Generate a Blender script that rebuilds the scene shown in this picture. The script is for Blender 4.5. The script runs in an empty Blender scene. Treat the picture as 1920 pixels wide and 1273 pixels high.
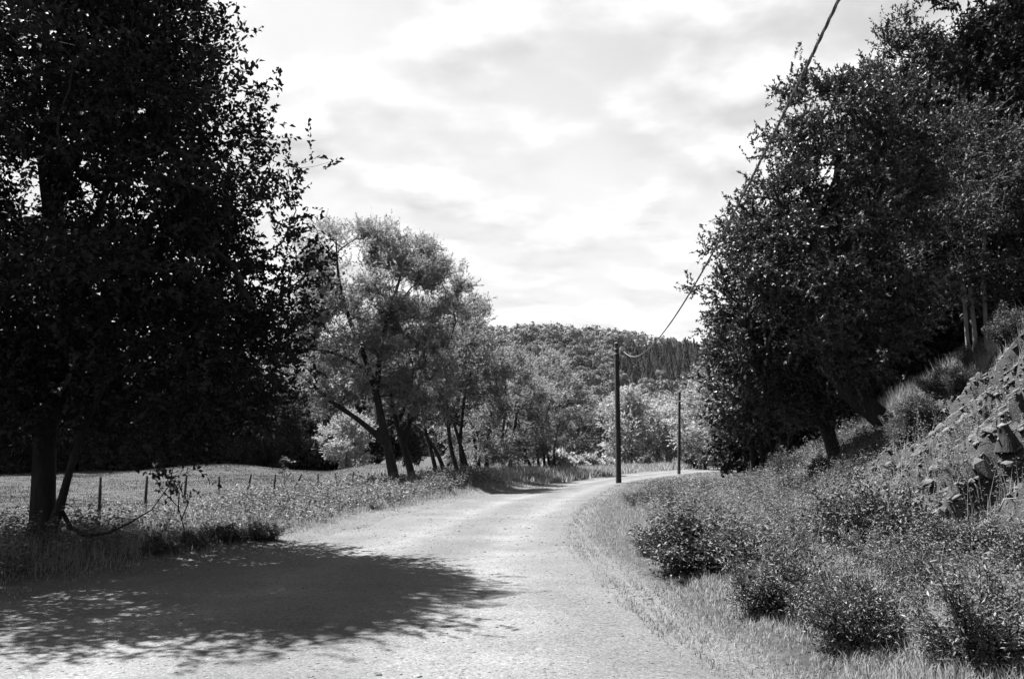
import bpy, bmesh, math, random
import numpy as np
from mathutils import Vector

rng = np.random.default_rng(7)
random.seed(7)
S = bpy.context.scene
COL = S.collection

# ------------------------------------------------------------------ camera
TILT = math.radians(7.25)
FPX = 1662.8
CAMZ = 1.6
cam_d = bpy.data.cameras.new('camera')
cam = bpy.data.objects.new('camera', cam_d)
COL.objects.link(cam)
cam.location = (0, 0, CAMZ)
cam.rotation_euler = (math.radians(90) + TILT, 0, 0)
cam_d.sensor_width = 36.0
cam_d.lens = 36.0 * FPX / 1920.0
cam_d.clip_start = 0.05
cam_d.clip_end = 8000
S.camera = cam

# ------------------------------------------------------------------ light
SUN_EL = math.radians(61.5)
TO_SUN = Vector((-.85, .53, 0)).normalized() * math.cos(SUN_EL) + Vector((0, 0, math.sin(SUN_EL)))
w = bpy.data.worlds.new('World')
S.world = w
w.use_nodes = True
nt = w.node_tree
nt.nodes.clear()


def N(tree, kind, **kw):
    n = tree.nodes.new(kind)
    for k, v in kw.items():
        if k.startswith('i_'):
            key = k[2:]
            n.inputs[int(key) if key.isdigit() else key].default_value = v
        else:
            setattr(n, k, v)
    return n


def L(tree, a, b):
    tree.links.new(a, b)


def math_node(tree, op, a, b=None, c=None, clamp=False):
    n = tree.nodes.new('ShaderNodeMath')
    n.operation = op
    n.use_clamp = clamp
    for i, v in enumerate((a, b, c)):
        if v is None:
            continue
        if isinstance(v, (int, float)):
            n.inputs[i].default_value = v
        else:
            tree.links.new(v, n.inputs[i])
    return n.outputs[0]


def ramp(tree, fac, stops):
    n = tree.nodes.new('ShaderNodeValToRGB')
    el = n.color_ramp.elements
    while len(el) < len(stops):
        el.new(0.5)
    for e, (p, v) in zip(el, stops):
        e.position = p
        e.color = (v, v, v, 1)
    tree.links.new(fac, n.inputs[0])
    return n.outputs[0]


def build_sky():
    sky = N(nt, 'ShaderNodeTexSky', sky_type='NISHITA', sun_disc=False, sun_elevation=SUN_EL,
            sun_rotation=math.radians(-58), altitude=300, air_density=1.0, dust_density=1.6, ozone_density=1.0)
    # panchromatic film behind a yellow-red filter: mostly the red channel
    sep = N(nt, 'ShaderNodeSeparateColor')
    L(nt, sky.outputs[0], sep.inputs[0])
    grey = math_node(nt, 'ADD', math_node(nt, 'MULTIPLY', sep.outputs[0], .75), math_node(nt, 'MULTIPLY', sep.outputs[1], .25))
    clear = math_node(nt, 'MULTIPLY', grey, 1.0)
    tc = N(nt, 'ShaderNodeTexCoord')
    xyz = N(nt, 'ShaderNodeSeparateXYZ')
    L(nt, tc.outputs['Generated'], xyz.inputs[0])
    z = math_node(nt, 'ADD', math_node(nt, 'MAXIMUM', xyz.outputs[2], 0.0), .16)
    comb = N(nt, 'ShaderNodeCombineXYZ')
    L(nt, math_node(nt, 'DIVIDE', xyz.outputs[0], z), comb.inputs[0])
    L(nt, math_node(nt, 'DIVIDE', xyz.outputs[1], z), comb.inputs[1])
    def layer(k, scale, loc, detail=7.0, rough=.50, dist=.12):
        mp = N(nt, 'ShaderNodeMapping')
        mp.inputs['Scale'].default_value = (k, k, 1); mp.inputs['Location'].default_value = loc
        L(nt, comb.outputs[0], mp.inputs[0])
        n = N(nt, 'ShaderNodeTexNoise', i_Scale=scale, i_Detail=detail, i_Roughness=rough, i_Distortion=dist)
        L(nt, mp.outputs[0], n.inputs['Vector'])
        return n.outputs[0]
    here = layer(1.0, CLOUD_SCALE, CLOUD_LOC)
    above = layer(.94, CLOUD_SCALE, CLOUD_LOC)
    mask = ramp(nt, here, [(.36, 0), (.50, .6), (.60, 1)])
    # cloud tops catch the light, undersides stay grey
    edge = math_node(nt, 'MULTIPLY', math_node(nt, 'SUBTRACT', here, above), 1.6)
    big = ramp(nt, layer(1.0, 1.1, (5.2, 1.3, 2.0), 4.0), [(.35, .80), (.5, .90), (.65, 1.0)])
    cl = math_node(nt, 'MINIMUM', math_node(nt, 'MAXIMUM', math_node(nt, 'ADD', big, edge), .62), 1.12)
    cloud = math_node(nt, 'MULTIPLY', cl, SKY_CLOUD)
    mix = N(nt, 'ShaderNodeMix', data_type='FLOAT')
    L(nt, mask, mix.inputs[0])
    L(nt, math_node(nt, 'MINIMUM', math_node(nt, 'MULTIPLY', clear, SKY_CLEAR), SKY_CLOUD * .91), mix.inputs[2])
    L(nt, cloud, mix.inputs[3])
    bg = N(nt, 'ShaderNodeBackground', i_Strength=.1)
    L(nt, mix.outputs[0], bg.inputs[0])
    out = N(nt, 'ShaderNodeOutputWorld')
    L(nt, bg.outputs[0], out.inputs[0])


EXPOSURE = 2.72
SKY_CLOUD = 1.57
SKY_CLEAR = 0.55
HAZE = 2.0e-5
CLOUD_SCALE = 3.4
CLOUD_LOC = (.3, .2, 0)
build_sky()

sun_d = bpy.data.lights.new('sun', 'SUN')
sun = bpy.data.objects.new('sun', sun_d)
COL.objects.link(sun)
sun_d.energy = 5.0
sun_d.angle = math.radians(.53)
sun_d.color = (1, 1, 1)
sun.rotation_euler = (-TO_SUN).to_track_quat('-Z', 'Y').to_euler()
sun.location = TO_SUN * 60

vs = S.view_settings
vs.view_transform = 'Standard'
vs.look = 'None'
vs.exposure = EXPOSURE
vs.gamma = 1
vs.use_curve_mapping = False
S.render.engine = 'CYCLES'
S.cycles.max_bounces = 5
S.cycles.diffuse_bounces = 1
S.cycles.glossy_bounces = 1
S.cycles.transmission_bounces = 2
S.cycles.use_denoising = True
S.render.use_persistent_data = False


# ------------------------------------------------------------------ helpers
def smooth(a, b, x):
    t = np.clip((np.asarray(x, float) - a) / (b - a), 0, 1)
    return t * t * (3 - 2 * t)


def _hash(ix, iy, seed):
    h = (ix * 374761393 + iy * 668265263 + seed * 1442695041) & 0xffffffff
    h = ((h ^ (h >> 13)) * 1274126177) & 0xffffffff
    return ((h ^ (h >> 16)) & 0xffff) / 65535.0


def vnoise(x, y, seed=0):
    x = np.asarray(x, float); y = np.asarray(y, float)
    ix = np.floor(x).astype(np.int64); iy = np.floor(y).astype(np.int64)
    fx = x - ix; fy = y - iy
    fx = fx * fx * (3 - 2 * fx); fy = fy * fy * (3 - 2 * fy)
    a = _hash(ix, iy, seed); b = _hash(ix + 1, iy, seed)
    c = _hash(ix, iy + 1, seed); d = _hash(ix + 1, iy + 1, seed)
    return (a * (1 - fx) + b * fx) * (1 - fy) + (c * (1 - fx) + d * fx) * fy - .5


def fbm(x, y, seed=0, octs=4):
    s = 0; a = 1; f = 1
    for o in range(octs):
        s = s + a * vnoise(np.asarray(x) * f, np.asarray(y) * f, seed + o * 17)
        a *= .5; f *= 2.03
    return s


def at(px, py, Y):
    """the point at depth Y seen at photo pixel (px, py)"""
    a = (px - 960) / FPX; b = (636.5 - py) / FPX
    dy = math.cos(TILT) - b * math.sin(TILT)
    dz = math.sin(TILT) + b * math.cos(TILT)
    t = Y / dy
    return np.array((a * t, Y, CAMZ + dz * t))


# road edges as functions of the distance y
_ly = np.array([-60, -20, 0, 6, 9.8, 15.5, 22, 29, 36, 46, 58, 72, 84, 95, 110, 130])
_lx = np.array([-24, -11, -7.2, -6.3, -5.6, -3.8, -2.9, -1.8, -.4, 2.0, 5.6, 10.2, 15.8, 22.5, 34, 52])
_ry = np.array([-60, -20, 0, 6.3, 9.4, 13.9, 17.5, 22, 26, 34, 43, 52, 60, 72, 82, 95, 110, 130])
_rx = np.array([-18, -4.5, 1.9, 1.6, 1.25, .95, 1.1, 1.5, 2.0, 3.3, 5.0, 7.6, 10.6, 15.2, 20.5, 28.5, 40, 58])
_ty = np.array([-60, -10, 0, 11, 18, 25, 35, 45, 60, 75, 90, 120, 160])
_tx = np.array([2, 4.2, 4.8, 5.3, 6.4, 7.4, 8.6, 11.5, 19, 27, 37, 60, 90])
_sy = np.array([-60, 0, 18, 25, 40, 60, 90, 140])
_sv = np.array([.8, .85, .85, .70, .5, .4, .3, .2])


def _interp(y, ys, xs):
    y = np.asarray(y, float)
    s = 0
    for o in (-1.6, -.8, 0, .8, 1.6):
        s = s + np.interp(y + o, ys, xs)
    return s / 5


def LE(y):
    return _interp(y, _ly, _lx) + .22 * vnoise(np.asarray(y) * .55, 3.3, 5)


def RE(y):
    return _interp(y, _ry, _rx) + .20 * vnoise(np.asarray(y) * .55, 9.3, 6)


def TOE(y):
    return _interp(y, _ty, _tx)


def H0(x, y):
    """terrain without the fine relief"""
    x = np.asarray(x, float); y = np.asarray(y, float)
    le = LE(y); re = RE(y)
    dl = le - x
    dr = x - re
    z = np.zeros(np.broadcast(x, y).shape)
    # left verge and meadow
    z = z + .10 * smooth(0, 1.2, dl) * (1 - smooth(2.5, 5, dl))
    z = z - .50 * smooth(3.5, 10, dl) * (1 - smooth(36, 55, y))
    z = z + .32 * np.exp(-((x - (-6 + (y - 40) * .28)) / 3.2) ** 2) * smooth(33, 38, y) * (1 - smooth(66, 76, y)) * smooth(0, 2.5, dl)
    z = z + .32 * np.exp(-(((x + 2.0) / 1.2) ** 2 + ((y - 38) / 4) ** 2)) * smooth(0, .8, dl)
    z = z + .85 * np.exp(-(((x + 8.6) / 3.2) ** 2 + ((y - 58) / 5) ** 2))
    z = z + .75 * np.exp(-(((x + 20) / 6) ** 2 + ((y - 62) / 6) ** 2))
    z = z + .30 * np.exp(-(((x + 31) / 5) ** 2 + ((y - 66) / 6) ** 2))
    # right verge and bank
    z = z + .12 * smooth(.1, 1.5, dr) * (1 - smooth(26, 38, y))
    s = x - TOE(y)
    sl = np.interp(y, _sy, _sv)
    w_ = .55
    rise = w_ * np.log1p(np.exp(np.clip(s / w_, -30, 30)))
    rise = np.where(rise > 5, 5 + (rise - 5) * .55, rise)
    rise = np.where(rise > 32, 32 + (rise - 32) * .25, rise)
    z = z + sl * rise
    return z


LEDGE = (6.5, 12.0)


def H(x, y):
    x = np.asarray(x, float); y = np.asarray(y, float)
    z = H0(x, y)
    le = LE(y); re = RE(y)
    onroad = smooth(-.3, .5, np.minimum(x - le, re - x))
    z = z + .10 * fbm(x * .35, y * .35, 21, 3) * (1 - onroad) + .02 * fbm(x * .3, y * .3, 22, 2) * onroad
    s = x - TOE(y)
    rough = smooth(.2, 1.5, s) * (1 - smooth(26, 40, y))
    z = z + rough * (.42 * fbm(x * .75, y * .75, 31, 4) + .22 * (np.abs(vnoise(x * 1.7, y * 1.7, 41)) - .2))
    # small broken steps and hollows in the bare soil; their risers face the road end of the bank
    bare_ = smooth(-.2, .8, s) * (1 - smooth(4.2, 5.2, s)) * smooth(7, 9, y) * (1 - smooth(19, 22, y))
    ph = y * 1.15 + 1.9 * fbm(x * .9, y * .5, 33, 3) + x * .25
    fr = ph - np.floor(ph)
    z = z + bare_ * (.16 * fbm(x * 2.6, y * 2.6, 38, 3) + .08 * np.abs(vnoise(x * 4.3, y * 4.3, 39)) + .05 * vnoise(x * 8, y * 8, 40))
    z = z + bare_ * .30 * (smooth(0, .16, fr) - fr) * (.4 + 1.6 * np.clip(.5 + 1.6 * fbm(x * .6, y * .6, 35, 2), 0, 1))
    # the ledge: a low overhung face with a hollow in front
    yl = LEDGE[1] + .25 * np.sin(x * 3.1) + .2 * fbm(x * 2, y * 0, 37, 2)
    wx = np.exp(-((x - LEDGE[0]) / .75) ** 4)
    z = z + wx * (.42 * smooth(0, .14, y - yl) * (1 - smooth(.4, 1.6, y - yl)) - .30 * smooth(-1.0, -.1, y - yl) * (1 - smooth(-.02, .10, y - yl)))
    return z


def gz(x, y):
    return float(H(np.array([x]), np.array([y]))[0])


def hit(px, py, y0=3.0, y1=160.0):
    """where the photo pixel's ray meets the ground"""
    ys = np.concatenate([np.arange(y0, 40, .03), np.arange(40, y1, .15)])
    a = (px - 960) / FPX; b = (636.5 - py) / FPX
    dy = math.cos(TILT) - b * math.sin(TILT); dz = math.sin(TILT) + b * math.cos(TILT)
    xs = a * ys / dy; zs = CAMZ + dz * ys / dy
    below = np.nonzero(zs <= H(xs, ys))[0]
    k = below[0] if len(below) else len(ys) - 1
    return np.array((xs[k], ys[k], gz(xs[k], ys[k])))


class MB:
    """collects triangles and quads for one mesh"""
    def __init__(self):
        self.v = []; self.q = []; self.t = []; self.qm = []; self.tm = []; self.n = 0

    def add(self, v, quads=None, tris=None, mat=0):
        v = np.asarray(v, float).reshape(-1, 3)
        if quads is not None and len(quads):
            qa = np.asarray(quads, np.int64).reshape(-1, 4) + self.n
            self.q.append(qa); self.qm.append(np.full(len(qa), mat))
        if tris is not None and len(tris):
            ta = np.asarray(tris, np.int64).reshape(-1, 3) + self.n
            self.t.append(ta); self.tm.append(np.full(len(ta), mat))
        self.v.append(v); self.n += len(v)

    def tube(self, pts, rad, sides=5, mat=0, cap=True, wob=0.0):
        pts = np.asarray(pts, float); m = len(pts)
        rad = np.broadcast_to(np.asarray(rad, float), (m,))
        tan = np.gradient(pts, axis=0)
        tan /= np.linalg.norm(tan, axis=1)[:, None] + 1e-9
        mean = tan.mean(0)
        ref = np.array((1., .13, .07)) if abs(mean[0]) < .8 * np.linalg.norm(mean) else np.array((.1, 1., .2))
        u = ref - (tan @ ref)[:, None] * tan
        u /= np.linalg.norm(u, axis=1)[:, None] + 1e-9
        v = np.cross(tan, u)
        ang = np.arange(sides) * 2 * math.pi / sides
        rr = rad[:, None] * np.ones((m, sides))
        if wob:
            rr = rr * (1 + wob * (rng.random((1, sides)) - .5) * 2 + wob * .7 * (rng.random((m, sides)) - .5))
        ring = pts[:, None, :] + rr[..., None] * (np.cos(ang)[None, :, None] * u[:, None, :] + np.sin(ang)[None, :, None] * v[:, None, :])
        i = np.arange(m - 1)[:, None] * sides; k = np.arange(sides)[None, :]; k2 = (k + 1) % sides
        quads = np.stack([i + k, i + k2, i + sides + k2, i + sides + k], -1).reshape(-1, 4)
        V = ring.reshape(-1, 3)
        tris = None
        if cap:
            V = np.vstack([V, pts[-1] + tan[-1] * rad[-1] * .4])
            e = (m - 1) * sides
            tris = [(e + a, e + (a + 1) % sides, m * sides) for a in range(sides)]
        self.add(V, quads, tris, mat)

    def mesh(self, name, mats, smooth_shade=False):
        me = bpy.data.meshes.new(name)
        V = np.concatenate(self.v) if self.v else np.zeros((0, 3))
        q = np.concatenate(self.q) if self.q else np.zeros((0, 4), np.int64)
        t = np.concatenate(self.t) if self.t else np.zeros((0, 3), np.int64)
        mi = np.concatenate(self.qm + self.tm) if (self.qm or self.tm) else np.zeros(0)
        me.vertices.add(len(V)); me.vertices.foreach_set('co', V.astype(np.float32).ravel())
        me.loops.add(q.size + t.size)
        me.loops.foreach_set('vertex_index', np.concatenate([q.ravel(), t.ravel()]).astype(np.int32))
        me.polygons.add(len(q) + len(t))
        st = np.concatenate([np.arange(len(q)) * 4, q.size + np.arange(len(t)) * 3]).astype(np.int32)
        me.polygons.foreach_set('loop_start', st)
        for m in (mats if isinstance(mats, (list, tuple)) else [mats]):
            me.materials.append(m)
        me.polygons.foreach_set('material_index', mi.astype(np.int32))
        if smooth_shade:
            me.polygons.foreach_set('use_smooth', np.ones(len(mi), bool))
        me.update(calc_edges=True)
        return me

    def build(self, name, mats, parent=None, smooth_shade=False, shift=None):
        if shift is not None:
            self.v = [a - np.asarray(shift) for a in self.v]
        o = bpy.data.objects.new(name, self.mesh(name, mats, smooth_shade))
        COL.objects.link(o)
        if parent is not None:
            o.parent = parent
        return o


def tag(o, label=None, cat=None, group=None, kind=None):
    if label: o['label'] = label
    if cat: o['category'] = cat
    if group: o['group'] = group
    if kind: o['kind'] = kind
    return o


def thing(name, loc, label, cat, group=None):
    o = bpy.data.objects.new(name, None)
    o.empty_display_size = .3
    COL.objects.link(o)
    o.location = tuple(float(a) for a in loc)
    return tag(o, label, cat, group)


def dup(root, loc, rz=0.0, sc=1.0, label=None, group=None):
    r = root.copy(); COL.objects.link(r)
    r.location = tuple(float(a) for a in loc); r.rotation_euler = (0, 0, rz)
    r.scale = (sc, sc, sc) if isinstance(sc, (int, float)) else sc
    if label: r['label'] = label
    if group: r['group'] = group
    for ch in list(root.children):
        c = ch.copy(); COL.objects.link(c); c.parent = r
        for g in list(ch.children):
            d = g.copy(); COL.objects.link(d); d.parent = c
    return r


# ------------------------------------------------------------------ materials (all grey: a black-and-white photograph)
def new_mat(name):
    m = bpy.data.materials.new(name)
    m.use_nodes = True
    t = m.node_tree
    t.nodes.clear()
    return m, t


KA = .86     # darkens all base colours against the raised exposure, to deepen the shadows


def leaf_mat(name, lo, hi, gloss=.3, rough=.42, trans=.15, skew=0):
    lo, hi = lo * KA, hi * KA
    m, t = new_mat(name)
    geo = N(t, 'ShaderNodeNewGeometry')
    oi = N(t, 'ShaderNodeObjectInfo')
    v = math_node(t, 'ADD', math_node(t, 'MULTIPLY', geo.outputs['Random Per Island'], .8), math_node(t, 'MULTIPLY', oi.outputs['Random'], .2))
    c = ramp(t, v, [(0, lo), (.62, lo + (hi - lo) * .22), (1, hi)] if skew else [(0, lo), (1, hi)])  # skew: most leaves dark, a few bright, as glints put into the colour
    p = N(t, 'ShaderNodeBsdfPrincipled', i_Roughness=rough)
    p.inputs['Specular IOR Level'].default_value = gloss
    L(t, c, p.inputs['Base Color'])
    tr = N(t, 'ShaderNodeBsdfTranslucent')
    L(t, c, tr.inputs['Color'])
    mx = N(t, 'ShaderNodeMixShader', i_0=trans)
    L(t, p.outputs[0], mx.inputs[1]); L(t, tr.outputs[0], mx.inputs[2])
    o = N(t, 'ShaderNodeOutputMaterial')
    L(t, mx.outputs[0], o.inputs[0])
    return m


def rough_mat(name, stops, scale=8, detail=6, bump=.4, dist=.02, stretch=(1, 1, 1), rough=.9, spec=.25):
    stops = [(p_, v_ * KA) for p_, v_ in stops]
    m, t = new_mat(name)
    tc = N(t, 'ShaderNodeTexCoord')
    mp = N(t, 'ShaderNodeMapping'); mp.inputs['Scale'].default_value = stretch
    L(t, tc.outputs['Object'], mp.inputs[0])
    n1 = N(t, 'ShaderNodeTexNoise', i_Scale=scale, i_Detail=detail, i_Roughness=.62)
    L(t, mp.outputs[0], n1.inputs['Vector'])
    c = ramp(t, n1.outputs[0], stops)
    p = N(t, 'ShaderNodeBsdfPrincipled', i_Roughness=rough)
    p.inputs['Specular IOR Level'].default_value = spec
    L(t, c, p.inputs['Base Color'])
    b = N(t, 'ShaderNodeBump', i_Strength=bump, i_Distance=dist)
    L(t, n1.outputs[0], b.inputs['Height'])
    L(t, b.outputs[0], p.inputs['Normal'])
    o = N(t, 'ShaderNodeOutputMaterial')
    L(t, p.outputs[0], o.inputs[0])
    return m


def gravel_chain(t, vec):
    """colour and height of packed gravel"""
    big = N(t, 'ShaderNodeTexNoise', i_Scale=.55, i_Detail=5.0, i_Roughness=.6)
    L(t, vec, big.inputs['Vector'])
    fine = N(t, 'ShaderNodeTexNoise', i_Scale=38.0, i_Detail=6.0, i_Roughness=.75)
    L(t, vec, fine.inputs['Vector'])
    vo = N(t, 'ShaderNodeTexVoronoi', i_Scale=42.0)
    L(t, vec, vo.inputs['Vector'])
    vo2 = N(t, 'ShaderNodeTexVoronoi', i_Scale=110.0)
    L(t, vec, vo2.inputs['Vector'])
    sepc = N(t, 'ShaderNodeSeparateColor')
    L(t, vo.outputs['Color'], sepc.inputs[0])
    sepd = N(t, 'ShaderNodeSeparateColor')
    L(t, vo2.outputs['Color'], sepd.inputs[0])
    base = ramp(t, big.outputs[0], [(.3, .055), (.5, .069), (.7, .083)])
    var = ramp(t, fine.outputs[0], [(.30, .60), (.5, 1.0), (.7, 1.25)])
    st = ramp(t, sepc.outputs[0], [(0, .45), (.12, .90), (.8, 1.05), (1, 1.35)])
    st2 = ramp(t, sepd.outputs[1], [(0, .72), (.3, .98), (.8, 1.03), (1, 1.2)])
    c = math_node(t, 'MULTIPLY', math_node(t, 'MULTIPLY', base, var), math_node(t, 'MULTIPLY', st, st2))
    h = math_node(t, 'ADD', math_node(t, 'MULTIPLY', fine.outputs[0], .6),
                  math_node(t, 'ADD', math_node(t, 'MULTIPLY', vo.outputs['Distance'], -.45), math_node(t, 'MULTIPLY', vo2.outputs['Distance'], -.25)))
    return c, h


def road_mat():
    m, t = new_mat('gravel_road')
    tc = N(t, 'ShaderNodeTexCoord')
    c, h = gravel_chain(t, tc.outputs['Object'])
    # packed wheel tracks are a little paler than the loose crown between them
    at_ = N(t, 'ShaderNodeAttribute', attribute_name='track')
    tn = N(t, 'ShaderNodeTexNoise', i_Scale=1.7, i_Detail=3.0)
    L(t, tc.outputs['Object'], tn.inputs['Vector'])
    trk = math_node(t, 'MULTIPLY', at_.outputs['Fac'], tn.outputs[0])
    c = math_node(t, 'MULTIPLY', c, math_node(t, 'ADD', math_node(t, 'MULTIPLY', trk, .64), .82))
    p = N(t, 'ShaderNodeBsdfPrincipled', i_Roughness=.95)
    p.inputs['Specular IOR Level'].default_value = .12
    L(t, c, p.inputs['Base Color'])
    b = N(t, 'ShaderNodeBump', i_Strength=.60, i_Distance=.018)
    L(t, h, b.inputs['Height']); L(t, b.outputs[0], p.inputs['Normal'])
    o = N(t, 'ShaderNodeOutputMaterial'); L(t, p.outputs[0], o.inputs[0])
    return m


def ground_mat():
    m, t = new_mat('ground_soil')
    tc = N(t, 'ShaderNodeTexCoord')
    c, h = gravel_chain(t, tc.outputs['Object'])
    n1 = N(t, 'ShaderNodeTexNoise', i_Scale=1.1, i_Detail=10.0, i_Roughness=.68)
    L(t, tc.outputs['Object'], n1.inputs['Vector'])
    n2 = N(t, 'ShaderNodeTexNoise', i_Scale=14.0, i_Detail=8.0, i_Roughness=.7)
    L(t, tc.outputs['Object'], n2.inputs['Vector'])
    soil = math_node(t, 'MULTIPLY', ramp(t, n1.outputs[0], [(.3, .016), (.5, .027), (.7, .042)]), ramp(t, n2.outputs[0], [(.3, .55), (.5, 1), (.72, 1.5)]))
    a = N(t, 'ShaderNodeAttribute', attribute_name='gravel')
    f = math_node(t, 'ADD', a.outputs['Fac'], math_node(t, 'MULTIPLY', math_node(t, 'SUBTRACT', n2.outputs[0], .5), .9), clamp=True)
    f = ramp(t, f, [(.35, 0), (.65, 1)])
    mx = N(t, 'ShaderNodeMix', data_type='FLOAT')
    L(t, f, mx.inputs[0]); L(t, soil, mx.inputs[2]); L(t, c, mx.inputs[3])
    p = N(t, 'ShaderNodeBsdfPrincipled', i_Roughness=.95)
    p.inputs['Specular IOR Level'].default_value = .1
    L(t, mx.outputs[0], p.inputs['Base Color'])
    hh = math_node(t, 'ADD', n2.outputs[0], math_node(t, 'MULTIPLY', h, .5))
    b = N(t, 'ShaderNodeBump', i_Strength=.8, i_Distance=.06)
    L(t, hh, b.inputs['Height']); L(t, b.outputs[0], p.inputs['Normal'])
    o = N(t, 'ShaderNodeOutputMaterial'); L(t, p.outputs[0], o.inputs[0])
    return m


M = dict(
    road=road_mat(), ground=ground_mat(),
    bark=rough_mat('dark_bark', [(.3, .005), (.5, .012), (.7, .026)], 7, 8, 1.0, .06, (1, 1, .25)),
    palebark=rough_mat('pale_bark', [(.3, .07), (.7, .17)], 9, 7, .6, .02, (1, 1, .3)),
    pole=rough_mat('tarred_pole_wood', [(.3, .012), (.7, .032)], 12, 7, .5, .01, (1, 1, .06)),
    post=rough_mat('weathered_post', [(.3, .010), (.7, .028)], 14, 6, .5, .01, (1, 1, .1)),
    cable=rough_mat('cable_rubber', [(.3, .075), (.7, .13)], 20, 3, .1, .004, rough=.45, spec=.5),
    steel=rough_mat('galvanised_steel', [(.3, .14), (.7, .22)], 30, 3, .1, .003, rough=.5, spec=.5),
    stone=rough_mat('slate_stone', [(.3, .028), (.5, .048), (.7, .08)], 6, 8, .6, .03),
    palestone=rough_mat('pale_stone', [(.3, .07), (.7, .105)], 7, 8, .5, .02),
    pebble=rough_mat('pebble', [(.3, .03), (.5, .075), (.7, .12)], 3, 6, .3, .01),
    cutwood=rough_mat('cut_wood', [(.3, .06), (.7, .10)], 20, 5, .3, .01),
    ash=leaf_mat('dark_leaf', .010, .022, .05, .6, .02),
    willow=leaf_mat('willow_leaf', .110, .245, .12, .5, .45),
    right=leaf_mat('glossy_leaf', .016, .120, .16, .48, .12, 1),
    fine=leaf_mat('fine_leaf', .016, .080, .10, .55, .12, 1),
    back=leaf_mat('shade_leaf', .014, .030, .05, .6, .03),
    pale=leaf_mat('pale_leaf', .190, .320, .12, .55, .35),
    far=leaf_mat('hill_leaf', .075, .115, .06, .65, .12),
    green=leaf_mat('valley_leaf', .095, .185, .10, .6, .25),
    needle=leaf_mat('hill_needle', .026, .044, .08, .65, .05),
    bush=leaf_mat('bush_leaf', .028, .150, .12, .55, .14, 1),
    weed=leaf_mat('weed_leaf', .040, .200, .10, .55, .24, 1),
    grass=leaf_mat('dry_grass', .120, .280, .10, .6, .48),
    meadow=leaf_mat('meadow_grass', .048, .066, .04, .7, .25),
)


# ------------------------------------------------------------------ ground
def grid_mesh(name, xs, ys, zfun, mat, attr=None, attrfun=None):
    X, Y = np.meshgrid(xs, ys)
    Z = zfun(X, Y)
    nx, ny = len(xs), len(ys)
    mb = MB()
    i = np.arange(ny - 1)[:, None] * nx; k = np.arange(nx - 1)[None, :]
    mb.add(np.stack([X, Y, Z], -1).reshape(-1, 3), np.stack([i + k, i + k + 1, i + nx + k + 1, i + nx + k], -1).reshape(-1, 4))
    o = mb.build(name, mat, smooth_shade=True)
    if attr:
        a = o.data.attributes.new(attr, 'FLOAT', 'POINT')
        a.data.foreach_set('value', attrfun(X, Y).astype(np.float32).ravel())
    return o


def under_road(x, y):
    z = H(x, y)
    ins = np.minimum(x - LE(y), RE(y) - x)
    return z - .09 * smooth(-.05, .35, ins)


xs = np.concatenate([-np.geomspace(1300, 40, 20), np.arange(-38, -16, 1.0), np.arange(-16, -8, .4), np.arange(-8, 4.5, .3), np.arange(4.5, 11.5, .08), np.arange(11.5, 14, .2),
                     np.arange(14, 40, .9), np.geomspace(40, 1300, 22)])
ys = np.concatenate([-np.geomspace(500, 12, 10), np.arange(-10, 3, .8), np.arange(3, 8, .25), np.arange(8, 18, .08), np.arange(18, 20, .12), np.arange(20, 24, .2), np.arange(24, 50, .6), np.arange(50, 130, 1.2), np.geomspace(130, 1400, 18)])


def gravelness(x, y):
    d = np.maximum(LE(y) - x, x - RE(y))
    left = (x < LE(y))
    reach = np.where(left, .9, .55)
    return np.clip(1 - d / reach * .55, 0, 1) * (d < reach * 2)


ground = tag(grid_mesh('ground', xs, ys, under_road, M['ground'], 'gravel', gravelness), kind='structure')


# road: rows across, following the bend
rys = np.concatenate([np.arange(-40, 2, 1.0), np.arange(2, 20, .14), np.arange(20, 50, .35), np.arange(50, 128, 1.0)])
rt = np.linspace(-.06, 1.06, 46)
RX = LE(rys)[:, None] * (1 - rt)[None, :] + RE(rys)[:, None] * rt[None, :]
RY = np.repeat(rys[:, None], len(rt), 1)
RZ = H(RX, RY) + .006 - .10 * smooth(.0, .06, np.maximum(-rt, rt - 1))[None, :]
RZ += .03 * (1 - ((rt - .5) * 2) ** 2)[None, :].clip(0) - .022 * (np.exp(-((rt - .36) / .07) ** 2) + np.exp(-((rt - .76) / .07) ** 2))[None, :]
RZ += .012 * fbm(RX * 2.1, RY * 2.1, 77, 3)
mb = MB()
i = np.arange(len(rys) - 1)[:, None] * len(rt); k = np.arange(len(rt) - 1)[None, :]
mb.add(np.stack([RX, RY, RZ], -1).reshape(-1, 3), np.stack([i + k, i + k + 1, i + len(rt) + k + 1, i + len(rt) + k], -1).reshape(-1, 4))
road = tag(mb.build('road', M['road'], smooth_shade=True), kind='structure')
a_ = road.data.attributes.new('track', 'FLOAT', 'POINT')
trk = (np.exp(-((rt - .36) / .10) ** 2) + np.exp(-((rt - .76) / .10) ** 2))[None, :] * np.ones((len(rys), 1))
a_.data.foreach_set('value', trk.astype(np.float32).ravel())


# ------------------------------------------------------------------ leaves and trees
def rand_dirs(n):
    d = rng.normal(size=(n, 3))
    return d / (np.linalg.norm(d, axis=1)[:, None] + 1e-9)


def unit(a):
    return a / (np.linalg.norm(a, axis=-1)[..., None] + 1e-9)


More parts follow.
